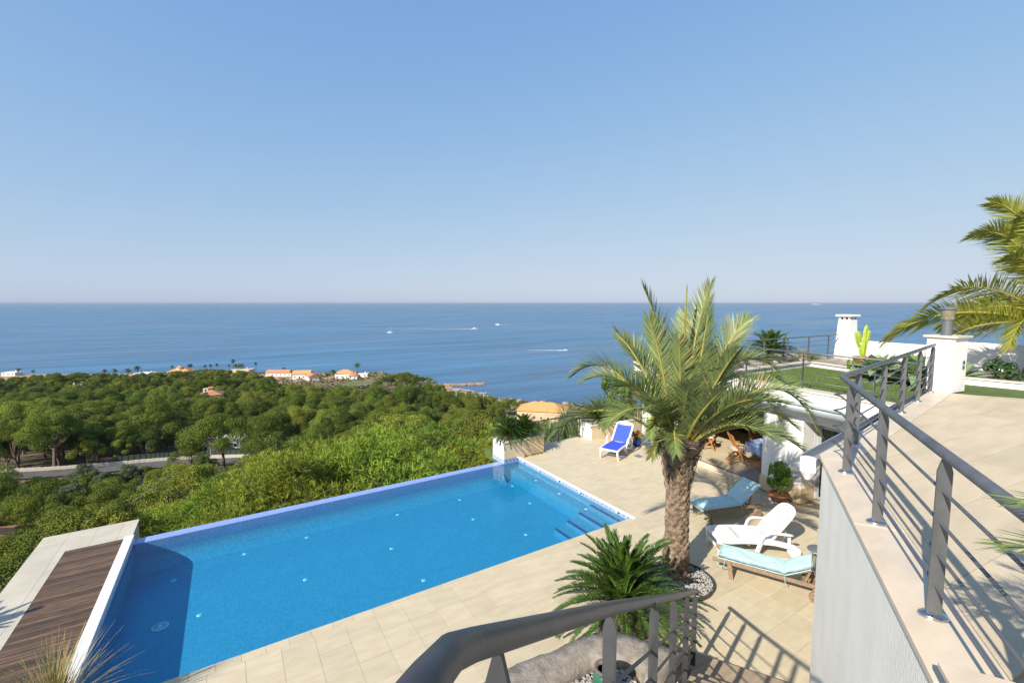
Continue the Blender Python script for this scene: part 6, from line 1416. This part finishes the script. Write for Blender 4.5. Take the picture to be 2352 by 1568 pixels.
# sandy path and stone jetty
drape([(905, 322), (960, 330), (1010, 345), (1050, 345), (1110, 334)], 1.8, .3, mat=CONCRETE, name='path', label='pale shore path to the jetty', kind='structure')
drape([(760, 262), (800, 270), (850, 280), (880, 300)], 2.0, .35, mat=M_('track_sand', (.34, .26, .18), None, .95, .5), name='track', label='pale dirt track through the clearing', kind='structure')
x0, y0 = site(1012, 368); x1, y1 = site(1112, 373)
t = thing('jetty', 'rocky stone jetty reaching into the bay', 'jetty'); rng = random.Random(4)
dj = V(x1 - x0, y1 - y0, 0); Lj = dj.length; dj.normalize()
m = MB(); m.beam((x0, y0, SEA + .2), (x1, y1, SEA + .2), 5, 1.6); m.build('causeway', ROCK, t)
for i in range(46):
    q = (i + .5) / 46 * Lj; s = rng.uniform(.9, 1.9); b = MB(); b.lathe([(s * .7, -.8), (s, 0), (s * .7, s * .45), (.01, s * .6)], 6, ell=.7); b.v = [(v[0] * rng.uniform(.8, 1.2), v[1] * rng.uniform(.8, 1.2), v[2]) for v in b.v]
    b.build('boulder', ROCK, t, loc=(x0 + dj.x * q + rng.uniform(-2.4, 2.4), y0 + dj.y * q + rng.uniform(-2.4, 2.4), SEA + .6), rz=rng.uniform(0, 6))
for i in range(60):
    px = rng.choice((rng.uniform(560, 900), rng.uniform(1010, 1060), rng.uniform(1150, 1330), rng.uniform(760, 900))); f = float(coast(px)) + rng.uniform(-7, 3); x, y = site(px, f); s = rng.uniform(1.0, 3.2)
    b = MB(); b.lathe([(s * .8, -1.0), (s, 0), (s * .75, s * .22), (.01, s * .34)], 8, ell=.6); b.v = [(v[0] * rng.uniform(.75, 1.25), v[1] * rng.uniform(.75, 1.25), v[2] * rng.uniform(.8, 1.2)) for v in b.v]
    b.build('shore_rock', ROCK, None, loc=(x, y, SEA + .25), rz=rng.uniform(0, 6), label='flat tan rock at the waterline ' + ('by the shore houses' if px < 925 else 'at the foot of the jetty' if px < 1100 else 'beyond the ochre roofed house'), cat='rock', group='shore rocks ' + ('by the houses' if px < 925 else 'by the jetty' if px < 1100 else 'beyond the ochre roof'))
# shore palms
def far_palm(h, seed, fan):
    t = thing('shore_palm', 'tall fan palm', 'palm tree'); m = MB(); m.tube([(0, 0, -1), (.15, 0, h * .5), (0, 0, h)], [.28, .2, .2], 7); m.build('trunk', BARK, t); rg = random.Random(seed); b = MB()
    for i in range(46 if fan else 34):
        a = i * 2.4; el = R(rg.uniform(-35, 80)); L = rg.uniform(1.3, 1.8) if fan else rg.uniform(2.2, 3.2); K = 4; vs = []
        for k in range(K + 1):
            s = k / K; e_ = el - (.5 if fan else 1.0) * s * s; w = (.28 * math.sin(math.pi * (.12 + .86 * s))) if not fan else .42 * s ** 1.2 * (1 if k < K else .6)
            for o in (-w, w): vs.append((L * s * math.cos(e_) * math.cos(a) - o * math.sin(a), L * s * math.cos(e_) * math.sin(a) + o * math.cos(a), h + L * s * math.sin(e_)))
        b.add(vs, [(2 * k, 2 * k + 1, 2 * k + 3, 2 * k + 2) for k in range(K)])
    b.build('crown', PALMFAR, t); return t
PALMFAR = leafmat('far_palm_leaf', (.10, .14, .035), (.06, .09, .03), .2)
protoA = far_palm(9, 1, True); protoB = far_palm(6, 2, False); used = {0: False, 1: False}
pl_ = [(32, 408, 1, 1), (66, 404, 1, .8), (232, 398, 1, 1), (255, 396, 1, 1.1), (286, 392, 1, 1.15), (308, 402, 1, 1.35), (389, 408, 0, .95), (428, 402, 0, 1.1), (433, 403, 0, 1.1), (465, 412, 0, .95), (478, 412, 0, 1.0), (493, 414, 0, 1.05), (521, 418, 0, .9), (531, 420, 0, 1.35), (537, 418, 1, 1.3), (549, 420, 1, 1.35), (583, 424, 0, 1.05), (647, 410, 1, 1.0), (762, 372, 1, 1.25), (748, 370, 1, .9), (817, 414, 1, 1.5), (666, 398, 1, .9)]
for i, (px, f, kd, s) in enumerate(pl_):
    x, y = site(px, f); lab = ('slender fan palm rising above the shore pines', 'feather palm among the shore houses')[kd] if i not in (13, 20) else ('tallest fan palm on the skyline of the shore wood', 'lone feather palm beside the white seaside house')[i == 20]; gr = ('fan palms of the shore', 'feather palms of the shore')[kd] if i not in (13, 20) else None
    pr = (protoA, protoB)[kd]
    if not used[kd]: used[kd] = True; o = pr; o.location = (x, y, landz(x, y)); o.scale = (s, s, s); o['label'] = lab; o['group'] = gr
    else:
        o = dup(pr, (x, y, landz(x, y)), i * 1.3, lab, gr, s)
        if gr is None and 'group' in o: del o['group']
# neighbour's palms between the planters
for i, (x, y, z) in enumerate(((11.9, 15.9, -3.4), (13.3, 16.6, -3.0))):
    blade_plant('garden_palm', ('low dry palm left of the pair below the terrace railing', 'low dry palm seen through the terrace railing, nearer the lounger')[i], 'palm tree', (x, y, z), GREENFR, 220, 1.15, .030, 60 + i, .4, z0=2.6, bend=.9, stem=(.14, 2.7), elmin=-45, joined=True, part='blades')
m = MB(); m.box((17.6, 21.5, -4.6), (7, 9, .5)); m.build('garden_lawn', LAWN, label='green lawn of the garden below the terrace railing', kind='structure')
# ---------------------------------------------------------------- boats
def on_sea(px, f): x, y = site(px, f); return (x, y, SEA)
def hull(mb, L, B, H, m=0):
    st = [(-.5, .8, .9), (-.3, 1, .9), (.1, 1, .95), (.35, .6, 1.08), (.5, .02, 1.2)]; vs = []
    for s, b, h in st:
        for o, z in ((-b * .5, h * H), (-b * .38, -.2), (b * .38, -.2), (b * .5, h * H)): vs.append((s * L, o * B, z))
    mb.add(vs, [(k * 4 + j, k * 4 + (j + 1) % 4, k * 4 + 4 + (j + 1) % 4, k * 4 + 4 + j) for k in range(4) for j in range(4)] + [(3, 2, 1, 0), (16, 17, 18, 19)], m)
def motorboat(label, px, f, L, rz, big=False):
    t = thing('motor_boat', label, 'boat', on_sea(px, f), rz); m = MB(); hull(m, L, L * .3, L * .11); m.build('hull', HULL, t)
    m = MB(); m.box((-.05 * L, 0, L * .15), (L * .42, L * .2, L * .1), taper=.85); m.build('cabin', HULL, t); m = MB(); m.box((-.02 * L, 0, L * .155), (L * .36, L * .205, L * .035)); m.build('windscreen', DARKWIN, t)
    m = MB(); m.box((-.1 * L, 0, L * .23), (L * .25, L * .17, L * .03)); m.build('flybridge', HULL, t)
    if big:
        m = MB(); m.box((-.12 * L, 0, L * .27), (L * .3, L * .16, L * .05)); m.build('upper_deck', HULL, t); m = MB(); m.tube([(-.1 * L, 0, L * .28), (-.1 * L, 0, L * .42)], L * .006, 5); m.build('mast', HULL, t)
    return t
def wake(label, px0, f0, px1, f1, w0, w1, mat=WAKE):
    a, b = V(*on_sea(px0, f0)), V(*on_sea(px1, f1)); d = (b - a).normalized(); s = V(-d.y, d.x, 0); rng = random.Random(int(px0)); K = 30; vs = []
    for k in range(K + 1):
        q = k / K; w = (w0 + (w1 - w0) * q) * rng.uniform(.6, 1.2) * (.2 if k == K else 1); p = a + (b - a) * q
        for o, z in ((-w, .05), (0, .35 * (1 - q) + .12), (w, .05)): vs.append(p + s * o + V(0, 0, z))
    m = MB(); m.add(vs, [(k * 3 + j, k * 3 + j + 1, k * 3 + j + 4, k * 3 + j + 3) for k in range(K) for j in range(2)]); m.build('boat_wake', mat, label=label, cat='wake')
motorboat('white motor boat trailing a long foam wake', 1090, 1185, 15, -YAW); wake('long white foam wake behind the left motor boat', 1084, 1185, 1020, 1190, 2.6, 1.6)
wake('faint long trail running on behind the left motor boat', 1019, 1190, 520, 1230, 1.5, .9, TRAIL)
motorboat('white motor boat heading out, further than the others', 1143, 1400, 17, -YAW + 2.6); wake('short foam wake beside the furthest motor boat', 1149, 1402, 1178, 1396, 2.6, 1.0)
motorboat('small speedboat with a thin wake left of the palm', 1300, 645, 7, -YAW); wake('thin white wake left by the small speedboat', 1297, 645, 1205, 648, .9, .5)
motorboat('large white yacht showing above the garden parapet', 2036, 700, 26, -YAW + .15, True)
t = thing('sailing_boat', 'small white sailing boat with bare mast', 'boat', on_sea(895, 1030), -YAW); m = MB(); hull(m, 12, 3.6, 1.5); m.build('hull', HULL, t); m = MB(); m.tube([(.8, 0, 1), (.8, 0, 17.5)], .14, 6); m.build('mast', HULL, t); m = MB(); m.tube([(.8, 0, 3), (-4.5, 0, 2.8)], .22, 6); m.build('boom', HULL, t); m = MB(); m.box((0, 0, 1.8), (4.5, 1.8, .7), taper=.8); m.build('cabin', HULL, t); m = MB(); m.tube([(.8, 0, 17.3), (-5.6, 0, 1.6)], .05, 4); m.build('stay', GREYMETAL, t)
t = thing('cargo_ship', 'long pale ship lying on the horizon', 'ship', on_sea(1871, 17000), -YAW); m = MB(); hull(m, 290, 40, 16); m.build('hull', HULL, t)
m = MB(); m.box((0, 0, 26), (170, 34, 18)); m.build('superstructure', HULL, t); m = MB(); m.box((-70, 0, 40), (26, 20, 16)); m.build('funnel', HULL, t)
x0, y0 = site(-70, 26); x1, y1 = site(330, 30)
m = MB(); pts = [(x0 + (x1 - x0) * k / 16, y0 + (y1 - y0) * k / 16, (-8.3 + 1.2 * (k / 16)) - 1.2 * (1 - (2 * k / 16 - 1) ** 2)) for k in range(17)]; m.tube(pts, .022, 5); 
m.build('overhead_cable', DARKSTEEL, label='thin dark cable strung across the trees at the left', cat='cable')
# ---------------------------------------------------------------- sea haze
def haze():
    m = MB(); m.box((0, 0, (SEA - 2 + 12) / 2), (178000, 178000, 12 - (SEA - 2)))
    mt = bpy.data.materials.new('sea_haze'); mt.use_nodes = True; n = mt.node_tree.nodes; l = mt.node_tree.links; n.remove(n['Principled BSDF'])
    v = n.new('ShaderNodeVolumePrincipled'); v.inputs['Color'].default_value = (.44, .53, .66, 1); v.inputs['Density'].default_value = 4.5e-5; v.inputs['Anisotropy'].default_value = 0.0
    l.new(v.outputs[0], n['Material Output'].inputs['Volume'])
    m.build('haze', mt, label='thin bluish haze over the sea', kind='stuff')
haze()
